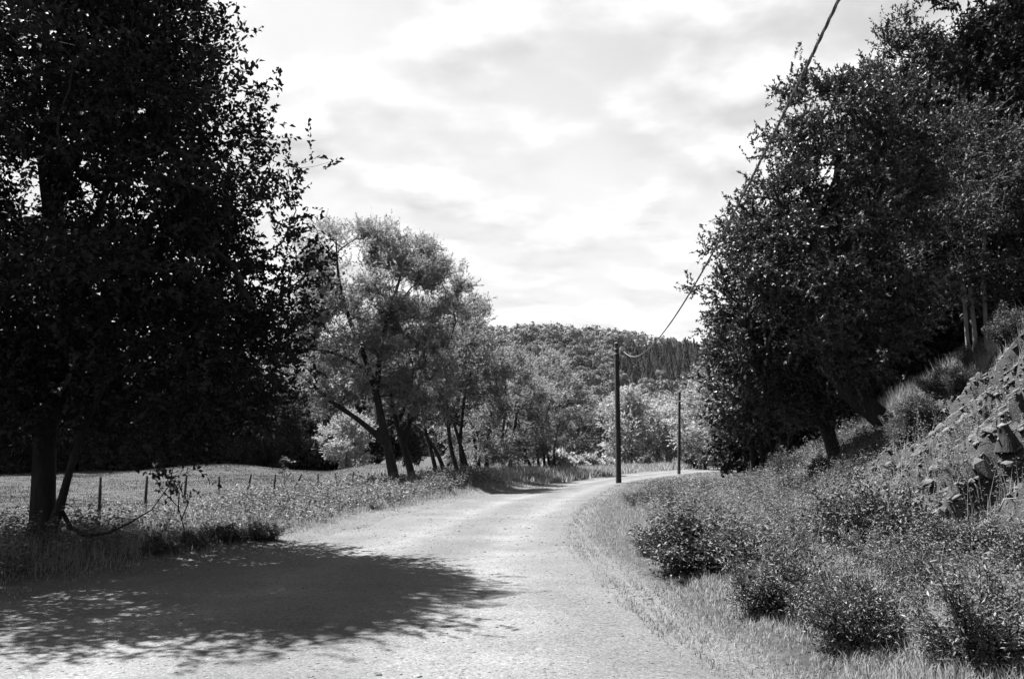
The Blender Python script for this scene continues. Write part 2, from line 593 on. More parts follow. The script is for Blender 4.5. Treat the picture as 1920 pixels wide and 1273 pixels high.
def add_leaves(mb, P, D, ln, wd, mat=0, up=.5, fold=.25, tri=False, nrm=None):
    """one folded leaf (two triangles) at each P pointing along D"""
    n = len(P)
    D = unit(D)
    if nrm is None:
        nrm = rng.normal(size=(n, 3)); nrm[:, 2] += up * 2
    side = unit(np.cross(D, nrm))
    nn = np.cross(side, D)
    l = ln * rng.uniform(.65, 1.25, n)[:, None]; w_ = wd * rng.uniform(.7, 1.2, n)[:, None]
    if tri:
        V = np.stack([P - side * w_ * .62, P + side * w_ * .62, P + D * l * 1.1], 1).reshape(-1, 3)
        mb.add(V, tris=np.arange(n * 3).reshape(-1, 3), mat=mat)
        return
    mid = P + D * l * .45
    lift = nn * w_ * fold
    V = np.stack([P, mid + side * w_ * .5 + lift, P + D * l - nn * l * .08, mid - side * w_ * .5 + lift], 1).reshape(-1, 3)
    b = np.arange(n)[:, None] * 4
    T = np.concatenate([b + np.array([[0, 1, 2]]), b + np.array([[0, 2, 3]])], 0)
    mb.add(V, tris=T, mat=mat)


def sprays(mb, wood, C, OUT, ntw, tl, nleaf, ln, wd, rad, droop=0.0, up=.25, outw=.6, twig_r=.0, mat=0, leaf_up=.5, tri=False):
    """leafy twigs round each cluster centre"""
    n = len(C)
    Cc = np.repeat(C, ntw, 0); O = np.repeat(OUT, ntw, 0)
    m = len(Cc)
    d = unit(rand_dirs(m) + O * outw + np.array((0, 0, up)))
    st = Cc + rng.normal(size=(m, 3)) * rad * np.array((1, 1, .75))
    l = tl * rng.uniform(.5, 1.3, m)
    t = (np.arange(nleaf)[None, :] + rng.random((m, nleaf))) / nleaf
    P = st[:, None, :] + d[:, None, :] * (t * l[:, None])[..., None]
    P[..., 2] -= droop * (t * l[:, None]) ** 2
    ld = d[:, None, :] * .7 + rng.normal(size=(m, nleaf, 3)) * .75
    ld[..., 2] -= droop * .5
    add_leaves(mb, P.reshape(-1, 3), ld.reshape(-1, 3), ln, wd, mat, leaf_up, tri=tri)
    if wood is not None and twig_r > 0:
        for a in range(0, m, max(1, m // 1200)):
            e = st[a] + d[a] * l[a]; e = e - np.array((0, 0, droop * l[a] ** 2))
            wood.tube(np.array([Cc[a], st[a] * .6 + Cc[a] * .4 + d[a] * l[a] * .3, e]), [twig_r, twig_r * .8, twig_r * .4], 3, cap=False)


def ell(px, py, rx, ry, Y, ryd=None, wt=None):
    """crown lobe as seen in the photo at depth Y: centre, radii (world), weight"""
    c = at(px, py, Y); s = Y / FPX
    r = np.array((rx * s, (ryd if ryd else (rx + ry) * .5 * s), ry * s))
    return c, r, (wt if wt is not None else r.prod() ** .75)


def sample_crown(ells, n, shell=.55, mind=.0, bough=0, sig=.4):
    if bough:
        c, o = sample_crown(ells, max(8, n // bough), shell, mind * bough ** .45)
        k = rng.integers(0, len(c), n)
        j = rng.normal(size=(n, 3)) * sig * np.array((1, 1, .62))
        return c[k] + j, unit(o[k] + j * .8)
    w_ = np.array([e[2] for e in ells]); w_ = w_ / w_.sum()
    pts = []; outs = []
    tries = 0
    cen = sum(e[0] * ww for e, ww in zip(ells, w_))
    while len(pts) < n and tries < n * 40:
        tries += 1
        e = ells[rng.choice(len(ells), p=w_)]
        d = rand_dirs(1)[0]
        r = rng.random() ** (1 / 3) if rng.random() > shell else rng.uniform(.78, 1.0)
        if rng.random() < .10: r = rng.uniform(1.0, 1.22)
        p = e[0] + e[1] * d * r
        if p[2] < e[0][2] - e[1][2] * .97:
            continue
        if mind and pts and np.min(np.sum((np.array(pts[-400:]) - p) ** 2, 1)) < mind * mind:
            continue
        pts.append(p); outs.append(unit((p - cen)[None])[0] * .5 + d * .5)
    return np.array(pts), np.array(outs)


def grow(stems, A, tip=.008, up=.25, seg=.4, maxr=None):
    """branches from the stems to every attractor point; returns list of (points, radii)"""
    nodes = []; par = []; srad = []
    chains = []
    for pts, rad in stems:
        pts = np.asarray(pts, float); rad = np.asarray(rad, float)
        d = np.r_[0, np.cumsum(np.linalg.norm(np.diff(pts, axis=0), axis=1))]
        m = max(3, int(d[-1] / .3))
        # smooth the polyline
        tt = np.linspace(0, d[-1], m)
        pp = np.stack([np.interp(tt, d, pts[:, j]) for j in range(3)], 1)
        for _ in range(2):
            q = pp.copy(); q[1:-1] = (pp[:-2] + 2 * pp[1:-1] + pp[2:]) / 4; pp = q
        rr = np.interp(tt, d, rad)
        chains.append((pp, rr, m))
        for j in range(m):
            nodes.append(pp[j]); par.append(len(nodes) - 2 if j else -1); srad.append(rr[j])
    ns = len(nodes)
    paths = []
    cap = ns + len(A) * 16
    NA = np.zeros((cap, 3)); NA[:ns] = nodes
    lo = np.zeros(cap, bool)
    base_z = min(p[0][2] for p, _, _ in chains)
    idx = 0
    for pp, rr, m in chains:
        lo[idx:idx + max(1, int(m * .28))] = True   # nothing sprouts from the lowest trunk
        idx += m
    cnt = ns
    cost0 = np.array([np.min(np.linalg.norm(NA[:ns] - a, axis=1)) for a in A]) if len(A) else []
    parent = list(par)
    for ai in np.argsort(cost0):
        a = A[ai]
        v = a - NA[:cnt]
        dist = np.linalg.norm(v, axis=1)
        pen = 1 + .9 * np.clip(-v[:, 2] / (dist + 1e-6) - .1, 0, 1) + .5 * lo[:cnt] * 3
        j = int(np.argmin(dist * pen))
        p0 = NA[j]; dd = dist[j]
        m = int(np.clip(round(dd / seg), 2, 12))
        ctrl = p0 + (a - p0) * .45 + np.array((0, 0, -up * dd * .25)) + rng.normal(size=3) * dd * .09
        t = np.linspace(0, 1, m + 1)[:, None]
        path = (1 - t) ** 2 * p0 + 2 * t * (1 - t) * ctrl + t * t * a
        path[1:-1] += rng.normal(size=(m - 1, 3)) * dd * .02
        ids = [j]
        for q in range(1, m + 1):
            NA[cnt] = path[q]; parent.append(ids[-1]); ids.append(cnt); cnt += 1
        paths.append((path, ids))
    load = np.zeros(cnt)
    for _, ids in paths:
        load[ids[-1]] += 1
    for n_ in range(cnt - 1, -1, -1):
        if parent[n_] >= 0:
            load[parent[n_]] += load[n_]
    R = tip * np.maximum(load, 1) ** .46
    out = []
    for pp, rr, m in chains:
        out.append((pp, rr, True))
    for path, ids in paths:
        r = R[ids].copy(); r[0] = min(r[0], r[1] * 1.25)
        if ids[0] < ns:
            r = np.minimum(r, srad[ids[0]] * .85)
        if maxr: r = np.minimum(r, maxr)
        out.append((path, r, False))
    return out


def make_tree(name, label, cat, base, stems, ells, n, ntw, tl, nleaf, ln, wd, leaf, bark='bark', rad=None, droop=0., up=.25, outw=.6,
              tip=.008, shell=.55, group=None, mind=0., twig_r=.004, extra=None, sides=8, leaf_up=.5, brup=.25, tri=False, bough=0, sig=.4):
    base = np.asarray(base, float)
    A, OUT = sample_crown(ells, n, shell, mind, bough, sig)
    if extra is not None and len(extra):
        A = np.vstack([A, extra]); OUT = np.vstack([OUT, np.tile((0, 0, .3), (len(extra), 1))])
    wood = MB(); leaves = MB()
    for pp, rr, is_stem in grow(stems, A, tip, brup):
        if is_stem:
            wood.tube(pp, rr, sides, cap=True, wob=.10)
        else:
            wood.tube(pp, rr, 5 if rr[0] > .02 else 4, cap=True)
    sprays(leaves, wood, A, OUT, ntw, tl, nleaf, ln, wd, rad if rad else tl * .35, droop, up, outw, twig_r, leaf_up=leaf_up, tri=tri)
    root = thing(name, base, label, cat, group)
    wood.build('trunk', M[bark], root, True, base)
    leaves.build('crown', M[leaf], root, False, base)
    return root


def px_stem(pts, Y, rads, dY=None):
    """stem polyline from photo pixels at depth(s) Y"""
    P = []
    for i, (a, b) in enumerate(pts):
        yy = Y if not dY else Y + dY * i / (len(pts) - 1)
        P.append(at(a, b, yy))
    return np.array(P), np.array(rads)


def ground_stem(pts, rads, Y, root_dip=.15, dY=0):
    P, R = px_stem(pts, Y, rads, dY)
    g = gz(P[0][0], P[0][1])
    P[0][2] = g - root_dip
    return P, R


# --- the big dark tree by the road
Y1 = 13.8
b1 = hit(78, 1040)
Y1 = b1[1]
st1 = [ground_stem([(72, 1050), (75, 1020), (80, 975), (82, 900), (84, 820), (92, 700), (100, 560), (106, 420), (104, 250), (100, 60), (95, -150), (110, -420)],
                   [.36, .25, .175, .16, .155, .145, .13, .11, .085, .07, .05, .03], Y1),
       px_stem([(102, 470), (88, 380), (74, 260), (68, 120), (60, -80), (40, -300)], Y1, [.10, .085, .07, .055, .04, .02], -.4),
       px_stem([(84, 1015), (104, 985), (118, 940), (124, 900), (138, 850), (175, 760), (230, 660)], Y1, [.11, .085, .062, .055, .05, .042, .03], -.6),
       px_stem([(96, 640), (130, 520), (185, 400), (235, 260), (265, 100), (270, -60)], Y1, [.09, .075, .065, .05, .035, .02], .9),
       px_stem([(90, 760), (190, 690), (290, 640), (380, 600), (440, 570)], Y1, [.085, .07, .055, .035, .02], -.6),
       px_stem([(104, 500), (40, 430), (-20, 380), (-140, 300)], Y1, [.08, .06, .05, .03], .3),
       px_stem([(115, 955), (122, 978), (118, 1000), (135, 1010), (160, 1018), (205, 1008), (235, 985), (285, 955)], Y1, [.03, .028, .032, .028, .025, .02, .015, .008], -.5)]
el1 = [ell(270, 300, 165, 260, Y1, 2.3), ell(350, 470, 132, 115, Y1, 2.3), ell(250, 600, 240, 160, Y1, 2.8), ell(215, 40, 150, 200, Y1, 2.2),
       ell(150, -150, 150, 130, Y1, 1.8, 1.5), ell(320, 690, 175, 100, Y1, 2.2), ell(60, 620, 190, 150, Y1, 2.6), ell(30, 20, 120, 90, Y1, 1.6, .7),
       ell(10, 300, 90, 210, Y1, 1.6, .45), ell(-150, 450, 190, 380, Y1, 2.6), ell(470, 490, 80, 60, Y1, 1.2), ell(440, 640, 70, 85, Y1, 1.3, 1.2),
       ell(280, 170, 85, 165, Y1, 1.7), ell(335, 330, 80, 110, Y1, 1.7), (np.array((-7.6, 10.2, 6.0)), np.array((1.5, 1.1, 1.3)), 1.6),
       ell(235, 180, 120, 190, Y1 - 2.5, 1.2), ell(200, 470, 150, 120, Y1 - 2.5, 1.2), ell(290, 330, 70, 110, Y1 - 2.2, 1.0),
       ell(150, 750, 160, 60, Y1, 2.2), ell(-60, 750, 130, 80, Y1, 2.0)]
ex1 = np.array([at(330, 850, Y1 - .6), at(300, 840, Y1 - .6), at(540, 318, Y1), at(555, 395, Y1),
                at(480, 200, Y1), at(580, 480, Y1), at(570, 520, Y1), at(40, 660, Y1 - 1), at(30, 720, Y1 - 1.2), at(60, 780, Y1 - 1), at(20, 800, Y1 - 1.2)])
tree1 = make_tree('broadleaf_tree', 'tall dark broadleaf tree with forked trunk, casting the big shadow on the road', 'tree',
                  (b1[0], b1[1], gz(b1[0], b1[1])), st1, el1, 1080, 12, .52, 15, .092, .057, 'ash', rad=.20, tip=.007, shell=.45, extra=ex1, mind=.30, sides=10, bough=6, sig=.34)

# --- willows along the left verge
def willow(label, bx, Y, stems, ells, n, name='willow_tree', ntw=22, nleaf=16, tl=.60, ln=.12, wd=.034, leaf='willow', group=None, droop=.12, mind=.44, tip=.0125):
    return make_tree(name, label, 'tree', (bx, Y, gz(bx, Y)), stems, ells, n, ntw, tl, nleaf, ln, wd, leaf, rad=.20, droop=droop, up=.45, outw=.5,
                     tip=tip, shell=.5, group=group, mind=mind, twig_r=.006, tri=True, bough=6, sig=.42)


Y = 40.
s = [ground_stem([(742, 910), (732, 860), (716, 790), (704, 730), (688, 680), (655, 600), (634, 520), (630, 450)], [.26, .21, .17, .145, .115, .09, .06, .035], Y),
     px_stem([(722, 830), (670, 785), (615, 750), (570, 705), (545, 690)], Y, [.15, .12, .09, .06, .03], -1.2),
     px_stem([(706, 735), (712, 660), (728, 590), (748, 530), (760, 480)], Y, [.13, .11, .09, .06, .03], .6),
     px_stem([(696, 700), (650, 670), (600, 655), (560, 655)], Y, [.10, .07, .05, .03], .5)]
e = [ell(632, 510, 58, 78, Y, 1.6), ell(685, 500, 45, 50, Y, 1.5), ell(735, 520, 85, 95, Y, 2.2), ell(780, 560, 55, 80, Y, 1.8), ell(660, 610, 95, 70, Y, 2.2), ell(590, 690, 80, 75, Y, 2.0),
     ell(575, 570, 50, 75, Y, 1.6), ell(700, 690, 90, 60, Y, 2.0), ell(640, 780, 70, 35, Y, 1.4, .7), ell(740, 475, 50, 30, Y, 1.2, .6)]
b = at(742, 905, Y)
willow('tallest willow, its dark trunk leaning towards the meadow fence', b[0], Y, s, e, 350)

Y = 42.
s = [ground_stem([(776, 910), (768, 870), (752, 820), (738, 770), (728, 720), (735, 640)], [.22, .17, .14, .11, .08, .045], Y),
     px_stem([(756, 830), (775, 770), (790, 700), (800, 630)], Y, [.14, .11, .08, .04], .8),
     px_stem([(745, 795), (770, 740), (775, 690)], Y, [.09, .07, .04], -.8)]
e = [ell(795, 640, 65, 80, Y, 2.0), ell(745, 660, 60, 70, Y, 1.6), ell(815, 560, 45, 60, Y, 1.6), ell(780, 740, 55, 50, Y, 1.6, .8)]
b = at(776, 905, Y)
willow('second willow close beside the tallest one, trunk forking low', b[0], Y, s, e, 170)

specs = [
    (46., 'slender willow with two leaning trunks, third along the verge', [[(822, 905), (810, 850), (795, 800), (785, 720)], [(838, 902), (826, 860), (800, 815), (770, 790)]],
     [(840, 600, 55, 80), (800, 700, 55, 80), (870, 660, 45, 70)], 130),
    (50., 'willow of four dark stems in the middle of the verge row', [[(862, 898), (845, 840), (838, 770), (842, 690), (860, 620)], [(870, 897), (862, 830), (870, 750), (885, 690)], [(880, 897), (868, 850), (850, 790), (830, 740)]],
     [(870, 640, 55, 70), (895, 690, 45, 60), (845, 720, 45, 60)], 140),
    (54., 'willow with stems crossing in the shade beyond the dark trunks', [[(900, 892), (890, 830), (880, 760), (885, 690)], [(912, 892), (915, 820), (925, 740), (905, 670)]],
     [(905, 690, 40, 60), (935, 720, 45, 60), (895, 800, 50, 60), (925, 830, 45, 40)], 140),
    (58., 'low leafy willow thicket with pale top beside the road bend', [[(945, 890), (940, 830), (950, 750), (945, 700)], [(955, 890), (962, 820), (975, 740)]],
     [(950, 710, 45, 55), (985, 760, 40, 60), (955, 810, 50, 55)], 130),
]
for Y, lab, stems, es, n in specs:
    S_ = []
    for q in stems:
        k = len(q)
        S_.append(ground_stem(q, list(np.linspace(.135, .045, k)), Y, dY=.3 * rng.uniform(-1, 1)))
    p = S_[0][0][0]
    willow(lab, p[0], Y, S_, [ell(a, b_, c, d_, Y, 2.0) for a, b_, c, d_ in es], n, ntw=16, nleaf=13, ln=.14, wd=.045, tip=.010)
Y = 62.
S_ = []
for q in ([(1000, 888), (985, 850), (972, 790), (975, 720)], [(1012, 887), (1005, 830), (1010, 760)], [(1022, 886), (1018, 830), (1028, 760)], [(1034, 885), (1024, 840), (1012, 790), (1000, 740)],
          [(1040, 884), (1038, 840), (1050, 790)]):
    S_.append(ground_stem(q, list(np.linspace(.11, .04, len(q))), Y, dY=rng.uniform(-1, 1)))
e = [ell(1000, 760, 50, 60, Y, 2.2), ell(1045, 750, 45, 55, Y, 2.2), ell(1020, 700, 40, 35, Y, 1.6), ell(985, 830, 45, 40, Y, 2), ell(1040, 820, 35, 30, Y, 2)]
b = at(1020, 886, Y)
willow('many-stemmed willow clump last in the row, standing at the outside of the bend', b[0], Y, S_, e, 200, ntw=15, nleaf=12, ln=.16, wd=.05, tip=.010)

# --- right side, on the bank
def bank_tree(label, Y, stems, es, n, leaf='right', bark='bark', ln=.085, wd=.052, ntw=14, nleaf=16, tl=.46, name='broadleaf_tree', mind=.42, r0=.2, rads=None, tip=.009, rad=.17):
    S_ = []
    for i, q in enumerate(stems):
        rr = rads[i] if rads else list(np.linspace(r0, .05, len(q)))
        S_.append(ground_stem(q, rr, Y) if i == 0 or q[0][1] > 780 else px_stem(q, Y, rr, -.4))
    p = S_[0][0][0]
    return make_tree(name, label, 'tree', (p[0], p[1], gz(p[0], p[1])), S_, [ell(*t[:4], Y + (t[4] if len(t) > 4 else 0), t[5] if len(t) > 5 else None) for t in es],
                     n, ntw, tl, nleaf, ln, wd, leaf, bark, rad=rad, tip=tip, shell=.55, mind=mind, twig_r=.005, bough=7, sig=.36, tri=True)


hb = hit(1682, 803)
Y = hb[1]
bank_tree('tree growing out of the bank with its trunk leaning far over before turning upright', Y,
          [[(1682, 806), (1650, 780), (1605, 748), (1565, 705), (1546, 650), (1546, 590), (1556, 520), (1562, 430), (1570, 320), (1580, 220)],
           [(1548, 620), (1520, 540), (1480, 440), (1450, 350)], [(1556, 520), (1600, 440), (1650, 360), (1680, 280)]],
          [(1560, 230, 95, 95), (1500, 375, 88, 100), (1600, 400, 120, 130), (1455, 500, 80, 80), (1540, 560, 130, 90), (1660, 300, 90, 110), (1640, 560, 90, 110), (1530, 180, 40, 45), (1590, 640, 70, 60), (1432, 430, 36, 46)],
          430, rads=[[.30, .27, .25, .22, .19, .17, .15, .12, .09, .05], [.10, .08, .06, .03], [.10, .08, .06, .03]])
hb = hit(1572, 862)
Y = hb[1] + .3
bank_tree('tree with a dark tilted trunk standing between the leaning tree and the road', Y,
          [[(1572, 866), (1556, 820), (1535, 755), (1512, 695), (1490, 640), (1455, 560), (1435, 470)], [(1512, 695), (1450, 640), (1390, 600), (1350, 580)]],
          [(1430, 560, 72, 68), (1392, 590, 40, 34), (1455, 660, 85, 62), (1412, 690, 42, 42), (1432, 460, 52, 58), (1410, 425, 22, 28), (1520, 720, 60, 50), (1435, 740, 55, 40), (1345, 588, 12, 12)],
          330, rads=[[.22, .19, .17, .15, .12, .09, .05], [.09, .07, .05, .03]])
Y = 33.
bank_tree('airy tree rising behind the leaning tree with a finely leaved top', Y,
          [[(1705, 760), (1708, 600), (1712, 450), (1715, 300), (1712, 150)], [(1714, 420), (1760, 300), (1770, 180)]],
          [(1710, 130, 70, 85), (1640, 220, 75, 80), (1750, 230, 70, 120), (1700, 330, 90, 110), (1660, 440, 80, 110), (1750, 480, 70, 110), (1735, 80, 50, 45), (1790, 160, 60, 80), (1600, 160, 30, 40)],
          420, 'fine', ln=.12, wd=.06, ntw=12, tl=.7)
Y = 27.
bank_tree('dark dense tree top highest on the slope above the thin pale stems', Y,
          [[(1890, 560), (1885, 420), (1880, 280), (1875, 120), (1870, -40)]],
          [(1880, 100, 85, 110), (1930, 40, 100, 110), (1900, 260, 80, 90), (1960, 200, 110, 140), (1850, -40, 60, 60), (1820, 60, 40, 60)], 380, 'back', ln=.12, wd=.08, ntw=14)
hb = hit(1826, 692)
Y = hb[1] + .6
bank_tree('slim tree on the bank crest with thin pale stems under a fine crown', Y,
          [[(1826, 700), (1830, 640), (1822, 570), (1812, 470), (1806, 380), (1815, 280)], [(1818, 690), (1812, 620), (1808, 560), (1800, 480)], [(1850, 690), (1848, 600), (1842, 500), (1850, 400)]],
          [(1800, 380, 95, 110), (1760, 460, 60, 60), (1860, 330, 80, 120), (1880, 450, 70, 80), (1810, 540, 45, 50), (1830, 240, 60, 50)],
          260, 'fine', 'palebark', ln=.085, wd=.045, ntw=13, nleaf=12, r0=.06, tl=.5, tip=.005, rad=.22)
Y = 36.
bank_tree('group of thin dark trunks under the trees where the bank meets the verge', Y,
          [[(1412, 856), (1408, 800), (1400, 720), (1395, 640)], [(1432, 850), (1424, 790), (1420, 700), (1425, 620)], [(1452, 848), (1444, 780), (1450, 700)], [(1474, 846), (1470, 780), (1480, 700)]],
          [(1418, 700, 52, 58), (1455, 690, 70, 65), (1402, 770, 36, 34), (1480, 760, 60, 50), (1385, 650, 24, 26), (1520, 800, 50, 40)], 200, 'right', r0=.12, ln=.14, wd=.08)
Y = 31.
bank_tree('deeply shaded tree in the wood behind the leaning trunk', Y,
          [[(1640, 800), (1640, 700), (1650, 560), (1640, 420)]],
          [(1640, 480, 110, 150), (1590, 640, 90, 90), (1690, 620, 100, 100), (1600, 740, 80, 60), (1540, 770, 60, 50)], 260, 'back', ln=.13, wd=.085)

# --- generic trees for the woods, copied
def generic(name, label, group, h, rx, leaf, n, ntw, nleaf, ln, wd, tl, seedbase, lobes=7, low=.18):
    base = np.zeros(3)
    stems = [(np.array([(0, 0, -.3), (.1, 0, h * .25), (-.1, .15, h * .5), (.05, 0, h * .85)]), np.array([.03, .022, .016, .005]) * h * .8)]
    ells = []
    for k in range(lobes):
        a = k * 2.4 + rng.random(); zz = h * (low + .14 + (.8 - low) * ((k + .5) / lobes))
        rr = rx * (.35 + .5 * math.sin(math.pi * min(1, (zz / h) * .95)))
        o = rr * rng.uniform(.35, .6)
        ells.append((np.array((math.cos(a) * o, math.sin(a) * o, zz)), np.array((rr * .75, rr * .75, h * .15)), 1.0))
    ells.append((np.array((0, 0, h * .86)), np.array((rx * .42, rx * .42, h * .13)), .6))
    return make_tree(name, label, 'tree', base, stems, ells, n, ntw, tl, nleaf, ln, wd, leaf, rad=tl * .42, tip=.012, shell=.6, group=group, mind=rx * .09, twig_r=0, sides=6, tri=True)


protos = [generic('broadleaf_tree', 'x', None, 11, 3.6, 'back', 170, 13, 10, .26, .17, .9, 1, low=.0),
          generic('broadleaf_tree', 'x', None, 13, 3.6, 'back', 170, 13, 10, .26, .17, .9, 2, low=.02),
          generic('broadleaf_tree', 'x', None, 8, 3.4, 'pale', 150, 13, 9, .23, .12, .8, 3, low=.02),
          generic('broadleaf_tree', 'x', None, 9, 3.8, 'green', 150, 13, 9, .25, .15, .9, 4, low=.04)]
used = [False] * 4


def place(pi, x, y, sc, label, group=None, rz=None, dz=-.1):
    rz = rng.uniform(0, 6.28) if rz is None else rz
    loc = (x, y, gz(x, y) + dz)
    if not used[pi]:
        o = protos[pi]; used[pi] = True
        o.location = loc; o.rotation_euler = (0, 0, rz); o.scale = (sc, sc, sc); o['label'] = label
        if group: o['group'] = group
        return o
    o = dup(protos[pi], loc, rz, sc, label, None)
    if group: o['group'] = group
    elif 'group' in o: del o['group']
    return o


# wood edge behind the meadow
GL = 'dark trees of the wood edge behind the meadow'
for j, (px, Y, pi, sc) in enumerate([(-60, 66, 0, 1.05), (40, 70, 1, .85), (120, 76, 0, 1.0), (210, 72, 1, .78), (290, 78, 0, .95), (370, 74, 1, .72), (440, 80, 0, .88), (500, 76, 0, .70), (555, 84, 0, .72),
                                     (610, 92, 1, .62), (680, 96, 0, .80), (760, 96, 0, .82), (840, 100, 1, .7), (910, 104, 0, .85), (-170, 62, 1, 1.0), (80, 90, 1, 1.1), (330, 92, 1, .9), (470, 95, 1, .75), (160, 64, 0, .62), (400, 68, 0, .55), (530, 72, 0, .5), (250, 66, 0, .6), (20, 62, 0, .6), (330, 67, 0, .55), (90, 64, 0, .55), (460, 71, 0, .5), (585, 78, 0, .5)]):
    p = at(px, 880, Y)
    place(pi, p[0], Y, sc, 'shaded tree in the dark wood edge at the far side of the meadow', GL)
p = at(648, 875, 66)
place(2, p[0], 66, .56, 'pale rounded willow bush glowing at the far side of the meadow', None)
# behind the bend
for px, Y, pi, sc, lab in [(1185, 100, 2, 1.05, 'pale rounded tree right behind the nearer pole'),
                           (1232, 106, 2, .98, 'pale tree with dark stems between the two poles'),
                           (1075, 110, 3, .78, 'bushy tree left of the nearer pole beyond the bend'),
                           (1125, 124, 3, .86, 'bushy tree half hidden behind the pale rounded tree'),
                           (1030, 118, 3, .95, 'grey leafy tree behind the last willow clump'),
                           (1290, 112, 2, .82, 'pale feathery tree right of the farther pole'),
                           (1322, 84, 2, .98, 'full green tree at the end of the row on the right of the bend'),
                           (1385, 70, 3, .86, 'low spreading tree under the right-hand wood past the thin trunks'),
                           (1300, 130, 3, 1.1, 'tree standing back behind the farther pole'),
                           (985, 130, 3, 1.1, 'tree standing back behind the willow row'),
                           (1250, 140, 3, 1.0, 'tree farthest back on the valley floor between the poles'),
                           (1430, 60, 3, .95, 'tree filling the shade behind the thin dark trunks'),
                           (1350, 100, 3, 1.25, 'taller tree behind the green one at the end of the row')]:
    p = at(px, 880, Y)
    place(pi, p[0], Y, sc, lab)
# dark wood on the slope, right
GR = 'dark trees of the wood on the slope above the bank'
for x, y, pi, sc in [(17, 34, 0, 1.0), (15, 42, 1, .9), (21, 40, 1, 1.0), (13.5, 31, 0, .62), (20, 30, 0, 1.0), (24, 34, 1, 1.0), (18, 50, 0, .95), (26, 46, 1, 1.0), (13, 48, 0, .8), (15.6, 27.5, 0, .62), (21, 58, 0, 1.0), (30, 52, 0, 1.1), (19, 25, 1, .85)]:
    place(pi, x, y, sc, 'shaded tree in the dark wood on the slope above the bank', GR)

# ------------------------------------------------------------------ far hill and its wood
def hillz(x, y):
    x = np.asarray(x, float); y = np.asarray(y, float)
    ridge = np.interp(x, [-900, -420, -200, -60, 20, 60, 110, 170, 400, 900], [20, 40, 63, 79, 82, 78, 71, 70, 76, 60])
    t = smooth(300, 640, y) * (1 - .6 * smooth(680, 1300, y))
    return -3 + ridge * t + 10 * fbm(x * .008, y * .008, 91, 3) * t


hill = tag(grid_mesh('hill', np.linspace(-900, 900, 90), np.concatenate([np.linspace(250, 700, 60), np.linspace(720, 1300, 14)]), hillz, M['ground']), kind='structure')


def blob_tree(h, r, nl, size, leafmat, conifer=False, nb=7):
    mb = MB()
    if conifer:
        z = h * (.08 + .92 * rng.random(nl) ** 1.3); a = rng.random(nl) * 6.283
        rr = r * (1 - z / h) * rng.uniform(.55, 1.05, nl)
        P = np.stack([np.cos(a) * rr, np.sin(a) * rr, z], 1)
        D = np.stack([np.cos(a), np.sin(a), np.full(nl, -.45)], 1)
        add_leaves(mb, P - D * size * .4, D, size, size * .7, 0, .9)
    else:
        ctr = [np.array((0, 0, h * .62))]; rad = [np.array((r * .75, r * .75, h * .34))]
        for k in range(nb):
            a = k * 2.4; zz = h * rng.uniform(.42, .8)
            ctr.append(np.array((math.cos(a) * r * .55, math.sin(a) * r * .55, zz))); rad.append(np.array((r * .45, r * .45, h * .18)))
        wsel = rng.integers(0, len(ctr), nl)
        d = rand_dirs(nl); d[:, 2] = np.where(d[:, 2] < -.4, -d[:, 2], d[:, 2])
        P = np.array(ctr)[wsel] + np.array(rad)[wsel] * d * rng.uniform(.85, 1.05, nl)[:, None]
        nr = d + rng.normal(size=(nl, 3)) * .35
        D = unit(np.cross(nr, rand_dirs(nl)))
        add_leaves(mb, P - D * size * .4, D, size, size * .9, 0, .4, 0.12, nrm=nr)
    mb.tube(np.array([(0, 0, -1.5), (0, 0, h * .5), (0, 0, h * .8)]), [h * .02, h * .015, h * .006], 4, mat=1)
    return mb.mesh('hill_tree', [M[leafmat], M['bark']])


hm = [blob_tree(12, 4.2, 1200, .8, 'far', nb=10) for _ in range(3)]
cm = [blob_tree(12, 3.6, 1100, .85, 'needle', True) for _ in range(2)]
taken = []
cnt_b = cnt_c = 0
forest = MB()
cand = []
yy = 330.
row = 0
while yy < 662:
    xx = -330. + (row % 2) * 3.4
    while xx < 420:
        cand.append((xx + rng.uniform(-2.2, 2.2), yy + rng.uniform(-2.4, 2.4)))
        xx += 6.3
    yy += 7.4 + (yy - 330) * .006
    row += 1
low_v = {}
for x, y in cand:
    z = float(hillz(x, y))
    px = 960 + FPX * x / y
    py = 636.5 + FPX * math.tan(TILT - math.atan2(z + 8 - CAMZ, y))
    con = (px > 1150 + 40 * vnoise(x * .03, y * .03, 3) * 2 and 644 < py < 735 + 30 * vnoise(x * .04, y * .05, 9) and vnoise(x * .06, y * .05, 13) > -.40)
    inview = 905 < px < 1325 and py < 770
    if inview and ((con and cnt_c < 150) or (not con and cnt_b < 290)):
        me = cm[cnt_c % 2] if con else hm[cnt_b % 3]
        o = bpy.data.objects.new('conifer_tree' if con else 'broadleaf_tree', me)
        COL.objects.link(o)
        o.location = (x, y, z - .3); o.rotation_euler = (0, 0, rng.uniform(0, 6.28))
        sc = rng.uniform(.7, 1.0) if con else rng.uniform(.65, 1.25); o.scale = (sc, sc, sc * rng.uniform(.85, 1.2))
        if con:
            tag(o, 'dark pointed conifer in the wood on the far hillside', 'tree', 'conifers on the far hillside'); cnt_c += 1
        else:
            tag(o, 'rounded broadleaf tree in the wood covering the far hillside', 'tree', 'broadleaf trees on the far hillside'); cnt_b += 1
    elif 380 < px < 1500:
        nl = 70; h = rng.uniform(9, 14); r = h * .36
        d = rand_dirs(nl); d[:, 2] = np.abs(d[:, 2])
        P = np.array((x, y, z + h * .12)) + d * np.array((r, r, h * .83)) * rng.uniform(.8, 1.05, nl)[:, None]
        nr = d + rng.normal(size=(nl, 3)) * .35
        D = unit(np.cross(nr, rand_dirs(nl)))
        add_leaves(forest, P - D * .9, D, 2.0, 2.0, 0, .4, tri=True, nrm=nr)
